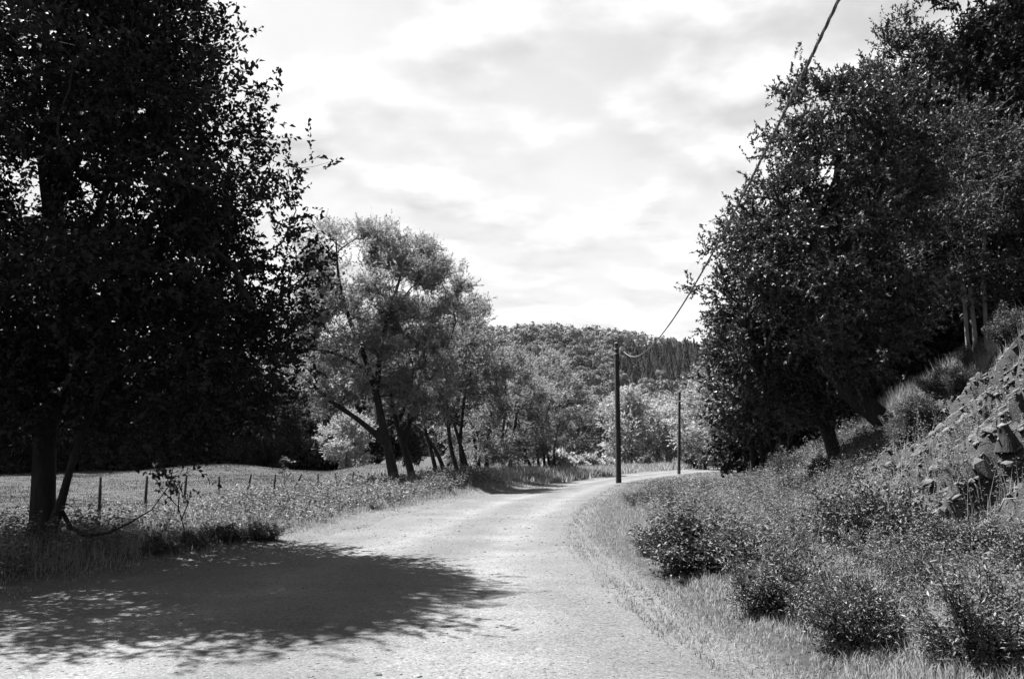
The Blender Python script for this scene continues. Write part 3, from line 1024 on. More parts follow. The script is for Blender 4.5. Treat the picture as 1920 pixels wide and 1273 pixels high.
tag(forest.build('forest', M['far']), 'wood covering the rest of the far hill', None, None, 'stuff')

# ------------------------------------------------------------------ thin summer haze
hzm, ht = new_mat('haze_air')
pv = N(ht, 'ShaderNodeVolumePrincipled')
pv.inputs['Color'].default_value = (.9, .9, .9, 1)
pv.inputs['Density'].default_value = HAZE
ho = N(ht, 'ShaderNodeOutputMaterial'); L(ht, pv.outputs[0], ho.inputs['Volume'])
m = MB()
m.add([(x, y, z) for z in (-12, 122) for y in (-520, 1420) for x in (-1320, 1320)],
      [(0, 2, 3, 1), (4, 5, 7, 6), (0, 1, 5, 4), (2, 6, 7, 3), (0, 4, 6, 2), (1, 3, 7, 5)])
tag(m.build('haze', hzm), None, None, None, 'stuff')

# ------------------------------------------------------------------ poles and cables
def make_pole(px, py, top, r, label):
    p = hit(px, py)
    tp = at(px + (-4 if px < 1200 else 1), top, p[1])
    h = tp[2] - p[2]
    root = thing('utility_pole', p, label, 'pole', 'wooden poles carrying the cable beside the road')
    m = MB()
    lean = tp[0] - p[0]
    zz = np.linspace(-.4, h, 14)
    m.tube(np.stack([lean * zz / h, 0 * zz, zz], 1), np.linspace(r, r * .78, 14) * (1 + .03 * rng.normal(size=14)), 14, cap=False, wob=.02)
    m.build('shaft', M['pole'], root, True)
    m = MB()
    m.tube(np.array([(lean, 0, h - .02), (lean, 0, h + .03)]), [r * .80, r * .74], 14)
    m.build('pole_top', M['cutwood'], root)
    m = MB()
    m.tube(np.array([(lean, -r * .9, h - .22), (lean + .12, -r * .9, h - .22), (lean + .30, -r, h - .20), (lean + .34, -r, h - .28)]), .016, 6)
    hk = m.build('hook', M['steel'], root)
    m = MB()
    m.tube(np.array([(lean + .33, -r, h - .27), (lean + .34, -r, h - .34), (lean + .36, -r, h - .46)]), [.03, .045, .03], 7)
    m.build('clamp', M['steel'], hk)
    for k in (.55, .3):
        m = MB()
        a = np.linspace(0, 2 * math.pi, 17)
        m.tube(np.stack([lean + np.cos(a) * r * .80, np.sin(a) * r * .80, np.full(17, h - k)], 1), .012, 4, cap=False)
        m.build('band', M['steel'], root)
    return root, np.array((p[0] + lean + .36, p[1] - r, p[2] + h - .46))


pole_a, A1 = make_pole(1160, 906, 644, .155, 'nearer and taller dark wooden pole at the inside of the bend')
pole_b, A2 = make_pole(1273, 889, 735, .12, 'farther and smaller dark wooden pole where the road leaves sight')


def cable(label, P, r, pitch):
    """three rubber strands twisted round each other"""
    root = thing('overhead_cable', P[0], label, 'cable', 'twisted cables strung between the poles')
    d = np.r_[0, np.cumsum(np.linalg.norm(np.diff(P, axis=0), axis=1))]
    tan = unit(np.gradient(P, axis=0))
    u = unit(np.cross(tan, np.array((0, 0, 1.)))); v = np.cross(u, tan)
    for k in range(3):
        ph = d / pitch * 2 * math.pi + k * 2.094
        Q = P + (np.cos(ph)[:, None] * u + np.sin(ph)[:, None] * v) * r * 1.12
        m = MB(); m.tube(Q - P[0], r, 4, cap=False)
        m.build('strand', M['cable'], root, True)
    return root


def span(p0, p1, sag, n):
    t = np.linspace(0, 1, n)
    P = p0[None] * (1 - t)[:, None] + p1[None] * t[:, None]
    P[:, 2] -= sag * 4 * t * (1 - t)
    return P


ky = np.array([2.0, 9.6, 13.75, 20.2, 33.3, A1[1]])
kp = [at(1578, 0, 9.6), at(1420, 322, 13.75), at(1300, 540, 20.2), at(1200, 655, 33.3), A1]
kz = np.array([kp[0][2] + .95] + [q[2] for q in kp])
kx = np.array([3.22] + [q[0] for q in kp])
yy = np.concatenate([np.arange(2, 14, .07), np.arange(14, 26, .11), np.linspace(26, A1[1], 120)])
cz = np.polyfit(ky, kz, 3); cx = np.polyfit(ky, kx, 1)
zz = np.polyval(cz, yy); xx = np.polyval(cx, yy)
t = (yy - 2) / (A1[1] - 2)
zz += (A1[2] - zz[-1]) * smooth(.6, 1, t); xx += (A1[0] - xx[-1]) * smooth(.6, 1, t)
cable('long twisted cable sagging from the nearer pole up over the road edge past the viewer', np.stack([xx, yy, zz], 1), .0112, .8)
cable('twisted cable hanging between the two wooden poles', span(A1, A2, 1.25, 160), .014, .6)
cable('twisted cable running on from the farther pole into the trees', span(A2, np.array((A2[0] + 20, A2[1] + 38, A2[2] + .5)), 1.3, 120), .016, .6)

# ------------------------------------------------------------------ meadow fence
b_, a_ = .0865, .01585
y0 = 25.
fx = lambda n: (-.4583 + a_ * n) * y0
fy = lambda n: (1 + b_ * n) * y0
fence = thing('wire_fence', (fx(0), fy(0), gz(fx(0), fy(0))), 'thin post and wire fence along the near side of the meadow', 'fence')
o0 = np.array(fence.location)
tops = []
for n in range(-5, 16):
    x, y = fx(n), fy(n)
    g = gz(x, y)
    topz = at(0, np.interp(n, [0, 5, 11], [893, 889, 884]), y)[2] + rng.uniform(-.05, .05)
    lean = rng.normal() * .03
    if n == 6: lean = .16
    m = MB()
    r = .046 if n < 12 else .06
    m.tube(np.array([(x - lean, y, g - .3), (x - lean * .4, y, (g + topz) / 2), (x + lean, y, topz)]) - o0, [r * 1.05, r, r * .95], 7, wob=.05)
    m.build('fence_post', M['post'], fence, True)
    tops.append(np.array((x + lean * .6, y, topz)))
for k in (.10, .42, .74):
    m = MB()
    P = np.array([q - np.array((0, .04, k)) for q in tops])
    m.tube(P - o0, .0022, 3, cap=False)
    m.build('wire', M['steel'], fence)

# ------------------------------------------------------------------ bushes and saplings
def bush_mesh(nst, r, h, nleaf, ln, wd, leaf, tri=False, off=.09, arch=.3):
    """shoots fanning from the base, leafy along most of their length, uneven in length"""
    fol = MB(); wood = MB()
    a = rng.random(nst) * 6.283; sp = rng.random(nst) ** .7
    L_ = rng.uniform(.45, 1.02, nst) * (1 + .25 * np.cos(a * 2 + 1))
    end = np.stack([np.cos(a) * sp * r * 1.1, np.sin(a) * sp * r * 1.1, h * (1 - .55 * sp ** 2) * np.ones(nst)], 1) * L_[:, None]
    b0 = np.stack([np.cos(a) * r * .22 * rng.random(nst), np.sin(a) * r * .22 * rng.random(nst), np.zeros(nst)], 1)
    mid = b0 + (end - b0) * .5 + np.array((0, 0, 1)) * (arch * h * .5)
    t = rng.uniform(.12, 1.03, (nst, nleaf))[..., None]
    P = (1 - t) ** 2 * b0[:, None] + 2 * t * (1 - t) * mid[:, None] + t * t * end[:, None]
    P = P + rng.normal(size=P.shape) * off * (.35 + .65 * (1 - t))
    P[..., 2] = np.abs(P[..., 2]) + .01
    D = rng.normal(size=P.shape) + unit(end)[:, None] * .8
    add_leaves(fol, P.reshape(-1, 3), D.reshape(-1, 3), ln, wd, 0, .5, tri=tri)
    for k in range(nst):
        tt = np.linspace(0, 1, 5)[:, None]
        q = (1 - tt) ** 2 * b0[k] + 2 * tt * (1 - tt) * mid[k] + tt * tt * end[k]
        q[0, 2] = -.08
        wood.tube(q, np.linspace(.006, .002, 5), 3, cap=False)
    return fol.mesh('foliage', M[leaf]), wood.mesh('stems', M['bark'])


BM = [bush_mesh(100, .62, .72, 150, .038, .020, 'bush'), bush_mesh(100, .68, .60, 150, .035, .019, 'bush'),
      bush_mesh(85, .62, .70, 150, .042, .013, 'bush'), bush_mesh(65, .55, .85, 150, .048, .012, 'weed', off=.07)]
BF = bush_mesh(70, 1.0, 1.1, 90, .17, .10, 'pale', True, .2)
BP = bush_mesh(70, 1.0, 1.1, 90, .16, .09, 'far', True, .2)


def bush(loc, mi, sc, label, name='bush', cat='bush', rz=None, group=None):
    me = mi if isinstance(mi, tuple) else BM[mi]
    root = thing(name, (loc[0], loc[1], loc[2] - .04), label, cat, group)
    root.rotation_euler = (0, 0, rng.uniform(0, 6.28) if rz is None else rz)
    root.scale = (sc, sc, sc) if isinstance(sc, (int, float)) else sc
    for nm, m_ in zip(('foliage', 'stems'), me):
        c = bpy.data.objects.new(nm, m_); COL.objects.link(c); c.parent = root
    return root


for px, py, mi, sc, lab in [
    (1312, 1068, 0, (1.75, 1.75, 1.05), 'large dark leafy bush at the edge of the grass nearest the road'),
    (1225, 1040, 2, .75, 'small loose bush just left of the large dark bush on the verge'),
    (1440, 1150, 3, (1.35, 1.35, 1.0), 'narrow-leaved bush in the grass below the large dark verge bush'),
    (1650, 1045, 1, (2.0, 1.8, 1.6), 'broad dark bush spreading at the foot of the stony bank'),
    (1555, 1035, 2, 1.0, 'feathery bush leaning on the left side of the broad dark bush'),
    (1615, 1215, 2, 1.0, 'low dark bush hidden in tall grass at the bottom of the verge'),
    (1850, 1268, 3, (1.3, 1.3, .95), 'grassy dark bush in the nearest corner below the pale boulder'),
    (1450, 1000, 1, .85, 'round dark bush in the weeds behind the large verge bush'),
    (1350, 985, 2, .75, 'small bush among pale weeds behind the large verge bush'),
    (1255, 960, 3, .9, 'thin upright bush in the weeds beyond the large verge bush'),
    (1520, 950, 0, .75, 'small bush halfway up the weedy slope'),
    (1400, 930, 2, .7, 'bush in the tall weeds towards the thin dark trunks'),
    (1320, 925, 1, .55, 'bush in the weeds in line with the farther pole'),
    (1480, 890, 1, 1.2, 'dense grey bush at the foot of the tilted trunk'),
    (1440, 880, 3, 1.1, 'upright bush in front of the thin dark trunks'),
    (1770, 745, 1, 1.2, 'leafy bush on the bank crest below the pale stems'),
    (1720, 790, 2, 1.0, 'feathery bush beside the base of the leaning trunk'),
    (1890, 650, 0, 1.0, 'dark bush at the top of the bank above the bare soil'),
    (1830, 690, 0, .9, 'leafy bush around the foot of the pale stems'),
    (1800, 730, 2, .9, 'feathery grey bush right of the crest bush below the pale stems'),
    (1690, 830, 3, .8, 'wispy bush just below the base of the leaning trunk'),
    (1600, 900, 1, .8, 'low bush on the rubble left of the flat-topped block'),
    (1740, 1120, 2, .8, 'thin bush in tall grass below the broad dark bush'),
    (1500, 1085, 3, .75, 'wispy bush between two dark verge bushes'),
    (205, 1000, 1, .95, 'low bramble bush beside the forked trunk of the dark tree'),
    (255, 985, 1, .9, 'bramble bush behind the bent fallen branch'),
    (420, 1012, 1, 1.05, 'broad pale bramble bush right of the thin sapling'),
    (490, 1010, 0, .9, 'bramble bush at the end of the hedge bank where the gravel begins'),
    (360, 1025, 0, .7, 'dark little bush at the foot of the thin sapling'),
    (300, 1035, 0, .7, 'dark little bush at the edge of the tree shadow'),
    (130, 985, 2, .9, 'loose bush behind the trunk of the dark tree'),
    (15, 1000, 2, .9, 'loose bush in the shade left of the dark trunk'),
    (450, 940, 0, 1.35, 'dark upright bush growing against the meadow fence'),
    (560, 955, 2, 1.0, 'pale low bush between the fence and the gravel'),
    (640, 945, 2, 1.1, 'weedy bush below the leaning willow trunks'),
    (700, 955, 0, .55, 'very small dark bush alone on the gravel edge'),
    (325, 962, 1, 1.1, 'bramble bush in front of the fence behind the sapling'),
    (600, 925, 3, 1.3, 'tall weedy bush touching the fence near the willows'),
]:
    p = hit(px, py)
    k_ = ((.62 if px < 500 and py > 945 else .5) if px < 720 else 1.0 if p[1] < 25 else 1.1)
    if isinstance(sc, tuple): sc = tuple(k_ * a for a in sc)
    elif px < 720: sc = (sc * k_ * 1.6, sc * k_ * 1.6, sc * k_ * .9)
    else: sc = sc * k_
    bush(p, mi, sc, lab)
for px, py, sc, lab in [(1050, 884, 1.5, 'pale shrub at the outside of the bend next to the willow clump'),
                        (1085, 882, 1.2, 'rounded pale shrub second from the willow clump at the bend'),
                        (1110, 882, 1.4, 'rounded pale shrub just left of the nearer pole'),
                        (1140, 880, 1.0, 'little pale shrub close behind the nearer pole')]:
    p = hit(px, py, 40, 100)
    bush(p, BF, sc, lab)
k = 0
while k < 44:
    y = rng.uniform(7.5, 13) if k % 3 == 0 else rng.uniform(10.5, 27); x = RE(y) + 1.5 + (TOE(y) + (1.2 if y > 19 else -.1) - RE(y) - 1.5) * rng.random()
    k += 1
    s = rng.uniform(.45, .85)
    bush((x, y, gz(x, y)), int(rng.integers(0, 4)), (s * 1.25, s * 1.25, s * .9), 'small weedy bush in the tangle between the verge and the bank', group='small bushes in the roadside tangle')
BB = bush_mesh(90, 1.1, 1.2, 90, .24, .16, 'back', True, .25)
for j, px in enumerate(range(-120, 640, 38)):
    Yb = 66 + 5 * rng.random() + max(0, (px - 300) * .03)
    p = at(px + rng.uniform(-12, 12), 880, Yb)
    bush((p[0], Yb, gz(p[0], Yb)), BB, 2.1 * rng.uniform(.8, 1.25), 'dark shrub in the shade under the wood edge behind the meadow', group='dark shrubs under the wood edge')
for px, py, sc, lab in [(1300, 878, 1.6, 'grey shrub beside the farther pole'), (1345, 876, 1.6, 'grey shrub between farther pole and thin trunks'), (1215, 878, 1.1, 'dark low shrub between the poles at the road end')]:
    p = hit(px, py, 40, 110)
    bush(p, BP, sc, lab)


def sapling(base, stems, leafpts, label, rad=.012, ln=.09, wd=.05):
    root = thing('sapling', base, label, 'sapling')
    wood = MB(); fol = MB()
    for q in stems:
        q = np.asarray(q); k = len(q)
        wood.tube(q - base, np.linspace(rad, rad * .3, k), 5)
    C = np.asarray(leafpts)
    sprays(fol, None, C - base, np.tile((0, 0, .5), (len(C), 1)), 3, .14, 5, ln, wd, .06)
    wood.build('stem', M['bark'], root, True); fol.build('foliage', M['bush'], root)


b = hit(348, 1035); Y = b[1]
st = [[b, at(345, 990, Y), at(334, 950, Y), at(300, 915, Y), at(285, 885, Y)], [at(334, 958, Y), at(336, 925, Y), at(322, 895, Y), at(300, 888, Y)], [at(340, 975, Y), at(352, 945, Y), at(352, 925, Y)]]
sapling(b, st, [at(x, y, Y) for x, y in [(298, 885), (305, 900), (318, 912), (326, 914), (300, 888), (332, 893), (352, 925), (345, 922), (312, 905), (290, 886)]], 'thin leaning sapling with few leaves at the edge of the road shadow')
b = hit(535, 925); Y = b[1]
sapling(b, [[b, at(533, 895, Y), at(538, 862, Y)]], [at(x, y, Y) for x, y in [(538, 862), (530, 868), (545, 866), (535, 880), (528, 890), (540, 892)]], 'small sapling standing by the fence behind the pale verge', .02, .16, .08)

# ------------------------------------------------------------------ bank: stones, ledge, stump
def rock_mesh(n, sx, sy, sz, mat, name='stone'):
    bm = bmesh.new()
    d = rand_dirs(n) * rng.uniform(.75, 1, (n, 1))
    for q in d:
        bm.verts.new((q[0] * sx, q[1] * sy, q[2] * sz))
    r = bmesh.ops.convex_hull(bm, input=bm.verts)
    bmesh.ops.delete(bm, geom=[v for v in r['geom_interior'] if isinstance(v, bmesh.types.BMVert)], context='VERTS')
    me = bpy.data.meshes.new(name)
    bm.to_mesh(me); bm.free()
    me.materials.append(M[mat])
    return me


RK = [rock_mesh(17, 1, .75, .5, 'stone'), rock_mesh(17, 1, .8, .42, 'stone'), rock_mesh(16, 1, .65, .6, 'stone'), rock_mesh(18, .9, .9, .65, 'stone'), rock_mesh(16, 1, .75, .36, 'stone'), rock_mesh(16, 1, .6, .45, 'stone')]
RP = [rock_mesh(16, 1, .7, .55, 'palestone'), rock_mesh(16, 1, .8, .7, 'palestone')]


def rock(me, p, s, label, group=None, tilt=.5):
    o = bpy.data.objects.new('stone', me); COL.objects.link(o)
    o.location = tuple(float(a) for a in p); o.scale = (s, s, s)
    o.rotation_euler = (rng.normal() * tilt * .4, rng.normal() * tilt * .4 - .60, rng.uniform(0, 6.28))
    return tag(o, label, 'stone', group)


for px, py, s, lab in [(1866, 1072, .17, 'pale smooth stone lying at the foot of the stony bank'), (1762, 968, .13, 'pale round stone beside the dark hollow in the bank')]:
    p = hit(px, py); rock(RP[0], p + np.array((0, 0, s * .3)), s, lab)
p = hit(1915, 1090); rock(RP[1], p + np.array((.12, 0, .12)), .30, 'largest pale boulder at the foot of the bank')
for px, py, s, lab in [(1755, 890, .22, 'broad grey slab tilted on the slope above the dark hollow'), (1690, 885, .18, 'dark block sticking out of the weedy slope'), (1745, 915, .17, 'flat-topped grey block under the tilted slab'),
                       (1845, 895, .26, 'long wavy slab over the dark hollow'), (1520, 876, .22, 'pale flat stone near the tilted trunk'), (1572, 866, .18, 'pale stone at the foot of the tilted trunk'), (1650, 812, .2, 'flat stone just under the leaning trunk')]:
    p = hit(px, py); rock(RK[int(rng.integers(0, 3))], p + np.array((0, 0, s * .25)), s, lab, None, .25)
k = 0
tries = 0
while k < 290 and tries < 4000:
    tries += 1
    y = rng.uniform(8.5, 22); x = TOE(y) + rng.uniform(-.5, 5.2)
    if x / y > .62: continue
    s_ = x - TOE(y)
    bare = smooth(-.5, .5, s_) * (1 - smooth(3.6, 5.0, s_)) * (1 - smooth(17, 21, y))
    if rng.random() > bare + .05: continue
    z = gz(x, y); s = float(np.clip(rng.lognormal(-2.75, .45), .035, .17))
    rock(RK[int(rng.integers(0, 6))], (x, y, z - s * .04), s, 'grey slate stone among the loose stones on the bare bank', 'loose stones on the bare bank')
    k += 1
rub = MB()
cube = np.array([(-1, -1, -.5), (1, -1, -.5), (1, 1, -.4), (-1, 1, -.5), (-.7, -.8, .4), (.8, -.6, .5), (.6, .8, .4), (-.8, .7, .5)])
cq = np.array([(0, 3, 2, 1), (4, 5, 6, 7), (0, 1, 5, 4), (1, 2, 6, 5), (2, 3, 7, 6), (3, 0, 4, 7)])


def scatter_pebbles(mb, X, Y_, Z, s, flat=.7, slope=0.):
    n = len(X)
    V = cube[None] * (1 + .45 * rng.normal(size=(n, 8, 3)) * .5) * s[:, None, None] * np.array((1, .8, flat))
    a = rng.random(n) * 6.283; ca, sa = np.cos(a), np.sin(a)
    x = V[..., 0] * ca[:, None] - V[..., 1] * sa[:, None]; y = V[..., 0] * sa[:, None] + V[..., 1] * ca[:, None]
    W = np.stack([x + X[:, None], y + Y_[:, None], V[..., 2] + x * slope + Z[:, None]], -1).reshape(-1, 3)
    Q = (np.arange(n)[:, None, None] * 8 + cq[None]).reshape(-1, 4)
    mb.add(W, Q)


n = 26000
y = rng.uniform(8, 24, n); x = TOE(y) + rng.uniform(-.6, 5.0, n)
s_ = x - TOE(y)
bare = smooth(-.5, .5, s_) * (1 - smooth(3.6, 5.0, s_)) * (1 - smooth(18, 23, y))
kp_ = rng.random(n) < bare * .85 + .04
x, y = x[kp_], y[kp_]
s = np.clip(rng.lognormal(-4.1, .65, len(x)), .007, .09)
scatter_pebbles(rub, x, y, H(x, y) + s * .02, s, .6, .65)
tag(rub.build('rubble', M['stone']), 'loose rubble spread over the bare bank', None, None, 'stuff')

# ledge of slate with a dark hollow under it
p = np.array((LEDGE[0], LEDGE[1], gz(LEDGE[0], LEDGE[1] + .35)))
led = thing('rock_outcrop', p, 'jutting slate ledge with a dark hollow beneath in the bare bank', 'rock')
for q in range(24):
    wx_ = LEDGE[0] + rng.uniform(-.8, .8)
    # find the lip: the steepest rise along y
    yy_ = np.arange(LEDGE[1] - .8, LEDGE[1] + .8, .03); hh_ = H(np.full(len(yy_), wx_), yy_)
    yl_ = yy_[int(np.argmax(np.diff(hh_)))]
    s = rng.uniform(.07, .17); me = int(rng.choice([0, 1, 4, 5, 4]))
    wy_ = yl_ + rng.uniform(.10, .22) + (rng.random() < .4) * rng.uniform(0, .5)
    dx, dy = wx_ - p[0], wy_ - p[1]
    dz = gz(wx_, wy_ + .03) - p[2] - s * .15
    if q >= 10:      # blocks bedded in the broken face itself
        wy_ = yl_ + rng.uniform(.0, .10); dy = wy_ - p[1]
        lo_, hi_ = gz(wx_, yl_ - .12), gz(wx_, yl_ + .2)
        dz = lo_ + (hi_ - lo_) * rng.uniform(.05, .8) - p[2]
    o = bpy.data.objects.new('rock_slab', RK[me]); COL.objects.link(o); o.parent = led
    o.location = (dx, dy, dz); o.scale = (s, s, s); o.rotation_euler = (rng.normal() * .15, -.45 + rng.normal() * .12, rng.uniform(-.5, .5))
p = hit(1888, 830)
stump = thing('tree_stump', p, 'short cut tree stump on the bare bank above the ledge', 'stump')
m = MB(); m.tube(np.array([(0, 0, -.2), (0, 0, .0), (-.02, 0, .08), (-.05, 0, .17)]), [.15, .105, .085, .078], 12, cap=False, wob=.16); m.build('bark', M['bark'], stump, True)
m = MB(); m.tube(np.array([(-.045, 0, .15), (-.052, 0, .173)]), [.070, .064], 11, wob=.1); m.build('cut_face', M['cutwood'], stump)
for j, (pts, lab) in enumerate([([(1835, 975), (1832, 945), (1826, 935)], 'thin bare root hanging across the dark hollow'), ([(1872, 985), (1870, 968), (1880, 955), (1905, 950)], 'curved bare root beside the dark hollow'),
                                ([(1665, 1060), (1690, 1035), (1715, 1015), (1735, 1000)], 'dry pale stick lying in the weeds below the broad dark bush'), ([(1868, 835), (1876, 818), (1886, 825)], 'bent pale root beside the cut stump')]):
    P = []
    for a, c in pts:
        q = hit(a, c); P.append(q + np.array((-.03, -.10, .05)))
    P = np.array(P); root = thing('dry_root' if j != 2 else 'dry_stick', P[0], lab, 'root' if j != 2 else 'stick')
    m = MB(); m.tube(P - P[0], np.linspace(.014, .007, len(P)), 5); m.build('wood', M['palebark'], root, True)
# ------------------------------------------------------------------ gravel on the road
gr = MB()
n = 8000
u = rng.random(n); y = 4.2 + 26 * u ** 2.2
tt = rng.uniform(-.05, 1.05, n); x = LE(y) * (1 - tt) + RE(y) * tt
s = np.clip(rng.lognormal(-5.0, .5, n), .003, .03) * np.clip(y / 12, .8, 1.25)
zz = H(x, y) + .006 + .03 * np.clip(1 - ((tt - .5) * 2) ** 2, 0, 1) - .022 * (np.exp(-((tt - .36) / .07) ** 2) + np.exp(-((tt - .76) / .07) ** 2)) + .012 * fbm(x * 2.1, y * 2.1, 77, 3)
scatter_pebbles(gr, x, y, zz + s * .1, s, .6)
tag(gr.build('gravel', M['pebble']), 'loose gravel on the road surface', None, None, 'stuff')

# ------------------------------------------------------------------ grass and weeds
def blades(mb, X, Y_, Z, h, wd, lean=.35, seg2=True):
    n = len(X)
    a = rng.random(n) * 6.283
    d = np.stack([np.cos(a), np.sin(a), np.zeros(n)], 1)
    f = rng.random(n) * 6.283
    sd = np.stack([np.cos(f), np.sin(f), np.zeros(n)], 1) * (wd * .5)[:, None]
    B = np.stack([X, Y_, Z - .02], 1)
    up = np.array((0, 0, 1.))
    l1 = lean * rng.uniform(.2, 1.3, n)
    Mi = B + up * (h * .55)[:, None] + d * (h * l1 * .3)[:, None]
    T = B + up * (h * np.clip(1 - l1 * .35, .3, 1))[:, None] + d * (h * l1)[:, None]
    V = np.stack([B - sd, B + sd, Mi + sd * .75, Mi - sd * .75, T], 1).reshape(-1, 3)
    near = Y_ < 11
    V = V.reshape(n, 5, 3)
    Vn = V[near]; b = np.arange(len(Vn))[:, None] * 5
    mb.add(Vn, (b + np.array([[0, 1, 2, 3]])), b + np.array([[3, 2, 4]]))
    Vf = V[~near][:, [0, 1, 4]]
    mb.add(Vf, tris=np.arange(len(Vf) * 3).reshape(-1, 3))


def grass_field(name, label, mat, N_, yr, fx_, hfun, wfun, dens, lean=.45, ypow=2.0, tuft=.45):
    u = rng.random(N_)
    y = yr[0] + (yr[1] - yr[0]) * u ** ypow
    x = fx_(y)
    vis = (np.abs(x / y) < .64)
    pr = dens(x, y) * vis
    k = rng.random(N_) < pr
    x, y = x[k], y[k]
    mb = MB()
    # gather into tufts
    cx_ = np.floor(x * 5) / 5 + .1; cy_ = np.floor(y * 5) / 5 + .1
    pull = tuft * (_hash(np.floor(x * 5).astype(np.int64), np.floor(y * 5).astype(np.int64), 3))
    x = x + (cx_ - x) * pull; y = y + (cy_ - y) * pull
    h = hfun(x, y) * rng.uniform(.5, 1.25, len(x))
    blades(mb, x, y, H(x, y), h, wfun(y) * rng.uniform(.7, 1.3, len(x)), lean)
    return tag(mb.build(name, M[mat]), label, None, None, 'stuff')


def patch(x, y, f=.6, seed=51):
    return np.clip(.5 + 1.5 * fbm(x * f, y * f, seed, 3), 0, 1)


wid = lambda y: .0045 + .00055 * y
# right verge, from the gravel edge to the foot of the bank and the vegetated slope
grass_field('grass', 'dry grass on the verge to the right of the road', 'grass', 330000, (3.2, 48), lambda y: RE(y) + (TOE(y) + 1.2 - RE(y)) * rng.random(len(y)) - .12,
            lambda x, y: .07 + .34 * smooth(.5, 3.0, x - RE(y)) * (.5 + patch(x, y, .9, 55)) * (1 - .35 * smooth(3.0, 4.2, x)) * (1 - .6 * smooth(30, 36, y)), wid,
            lambda x, y: (.30 + .70 * smooth(-.3, .3, x - RE(y) + .8 * (patch(x, y, 1.2, 57) - .5))) * (.35 + .65 * patch(x, y, 1.1, 53)) * (1 - .5 * smooth(1.4, 2.4, x - RE(y))) * (1 - .93 * smooth(-.7, .1, x - TOE(y)) * smooth(8.5, 9.5, y) * (1 - smooth(17, 21, y))))
grass_field('grass', 'tufts of tall grass on the bank and along its crest', 'grass', 150000, (6, 40), lambda y: TOE(y) + .3 + 8.5 * rng.random(len(y)),
            lambda x, y: .2 + .4 * smooth(3, 4.6, x - TOE(y)), wid,
            lambda x, y: np.where(y < 19, np.maximum(0.03, smooth(3.3, 4.3, x - TOE(y))) + .06 * (patch(x, y, 1.5, 59) > .6), .6 + .4 * patch(x, y, .8, 61)) * .9, ypow=1.4)
grass_field('grass', 'grass and herbs on the verge to the left of the road', 'grass', 200000, (7, 70), lambda y: LE(y) - 7.5 * rng.random(len(y)) ** 1.3 + .1,
            lambda x, y: .05 + .33 * smooth(.1, 2.2, LE(y) - x) * (.4 + patch(x, y, .8, 65)) * (1 + .35 * smooth(34, 38, y)), wid,
            lambda x, y: (.2 + .8 * smooth(0, 1.5, LE(y) - x + 1.0 * (patch(x, y, 1.0, 67) - .5))) * (.4 + .6 * patch(x, y, 1.0, 63)) * (1 - .4 * smooth(.8, 1.8, LE(y) - x)), ypow=1.5)
grass_field('grass', 'short meadow grass beyond the fence', 'meadow', 220000, (16, 72), lambda y: LE(y) - 4 - 42 * rng.random(len(y)),
            lambda x, y: .06 + .06 * patch(x, y, .3, 71), lambda y: .012 + .0008 * y, lambda x, y: .75 + .25 * patch(x, y, .3, 73), .6, 1.2, 0)
grass_field('grass', 'long grass where the road bends out of sight', 'grass', 60000, (46, 125), lambda y: np.where(rng.random(len(y)) < .6, LE(y) - 12 * rng.random(len(y)), RE(y) + 8 * rng.random(len(y))),
            lambda x, y: np.where(x > RE(y) - .5, .10, .32 + .30 * patch(x, y, .25, 75)), lambda y: .03 + .0010 * y, lambda x, y: .9 + 0 * x, .5, 1.2)


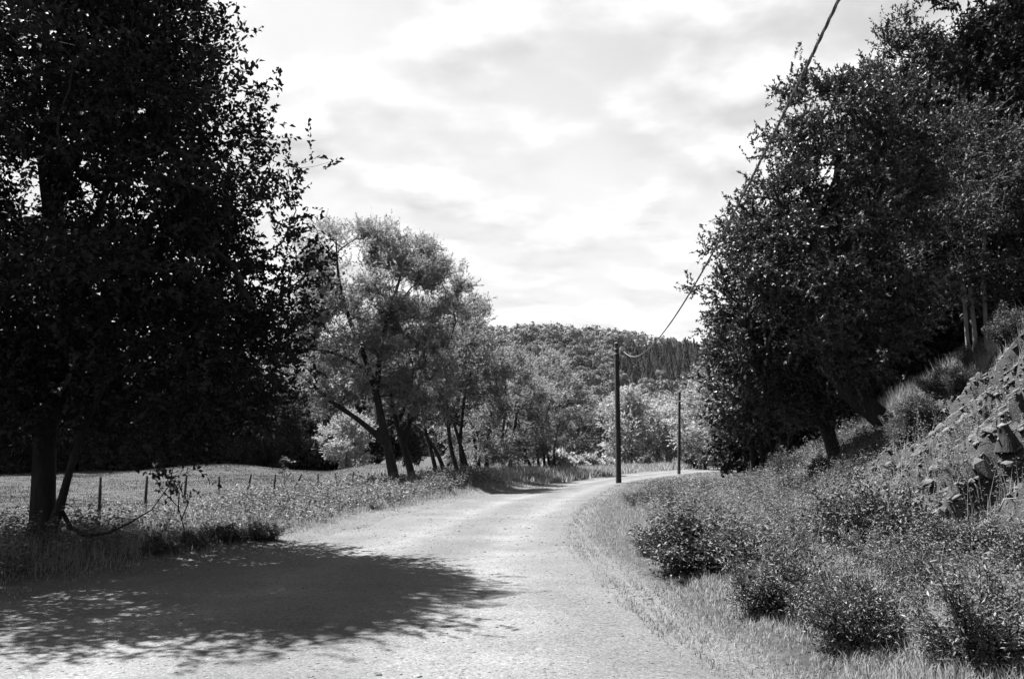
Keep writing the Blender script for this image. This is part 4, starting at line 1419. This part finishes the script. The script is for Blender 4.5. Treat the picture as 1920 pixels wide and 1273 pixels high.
def weed_field(name, label, N_, yr, fx_, dens, hfun, leaf=.034, mat='weed', nleaf=16, ypow=1.4, slim=.42):
    y = yr[0] + (yr[1] - yr[0]) * rng.random(N_) ** ypow
    x = fx_(y)
    k = (rng.random(N_) < dens(x, y)) & (np.abs(x / y) < .64)
    x, y = x[k], y[k]; n = len(x)
    h = hfun(x, y) * rng.uniform(.5, 1.3, n)
    mb = MB()
    B = np.stack([x, y, H(x, y)], 1)
    ln_ = rng.normal(size=(n, 3)) * .22; ln_[:, 2] = 1
    t = rng.uniform(.15, 1.0, (n, nleaf))
    P = B[:, None, :] + ln_[:, None, :] * (t * h[:, None])[..., None]
    a = rng.random((n, nleaf)) * 6.283
    D = np.stack([np.cos(a), np.sin(a), rng.uniform(-.2, .7, (n, nleaf))], -1)
    P = P + D * (h[:, None] * .16 * (1.2 - t))[..., None] * rng.random((n, nleaf, 1))
    sc = np.repeat(leaf * (.75 + y / 20), nleaf)[:, None]
    add_leaves(mb, P.reshape(-1, 3), D.reshape(-1, 3), sc, sc * slim, 0, .6)
    # stems
    V = np.stack([B - np.array((.004, 0, 0)), B + np.array((.004, 0, 0)), B + ln_ * h[:, None]], 1).reshape(-1, 3)
    mb.add(V, tris=np.arange(n)[:, None] * 3 + np.array([[0, 1, 2]]))
    return tag(mb.build(name, M[mat]), label, None, None, 'stuff')


weed_field('weeds', 'leafy weeds between the verge and the bank', 21000, (6, 42), lambda y: RE(y) + 1.2 + (TOE(y) + 3.0 - RE(y) - 1.2) * rng.random(len(y)),
           lambda x, y: np.maximum(smooth(10, 14, y), .95 * patch(x, y, 1.0, 95) * smooth(1.9, 2.8, x - RE(y))) * smooth(.2, 1.6, (x - RE(y) - 1.2) - .5 * (1 - smooth(8, 13, y))) * (.40 + .60 * patch(x, y, .9, 81)) * np.where(y < 19, 1 - (.96 - .5 * (patch(x, y, 1.3, 89) > .60)) * smooth(-.4, .5, x - TOE(y)), 1),
           lambda x, y: .16 + .36 * patch(x, y, .7, 83) + .08 * smooth(16, 26, y) - .20 * smooth(29, 36, y))
weed_field('weeds', 'leafy weeds and brambles on the left verge before the fence', 11000, (9, 40), lambda y: LE(y) - .6 - 6 * rng.random(len(y)),
           lambda x, y: smooth(.4, 1.5, LE(y) - x - .3) * (.3 + .7 * patch(x, y, .8, 85)), lambda x, y: .22 + .40 * patch(x, y, .7, 87), leaf=.042, slim=.5, nleaf=15)
weed_field('weeds', 'tall dry stalks standing among the weeds on the right', 2600, (7, 27), lambda y: RE(y) + 1.4 + (TOE(y) + 1.5 - RE(y) - 1.4) * rng.random(len(y)),
           lambda x, y: .15 + .85 * (patch(x, y, 1.2, 97) > .55), lambda x, y: .48 + .30 * patch(x, y, .9, 99), leaf=.030, mat='grass', slim=.22, nleaf=12)
weed_field('weeds', 'tall dry stalks standing among the weeds on the left', 1500, (9, 45), lambda y: LE(y) - .9 - 5.5 * rng.random(len(y)),
           lambda x, y: .1 + .9 * (patch(x, y, 1.1, 101) > .55), lambda x, y: .42 + .30 * patch(x, y, .9, 103), leaf=.030, mat='grass', slim=.22, nleaf=12)
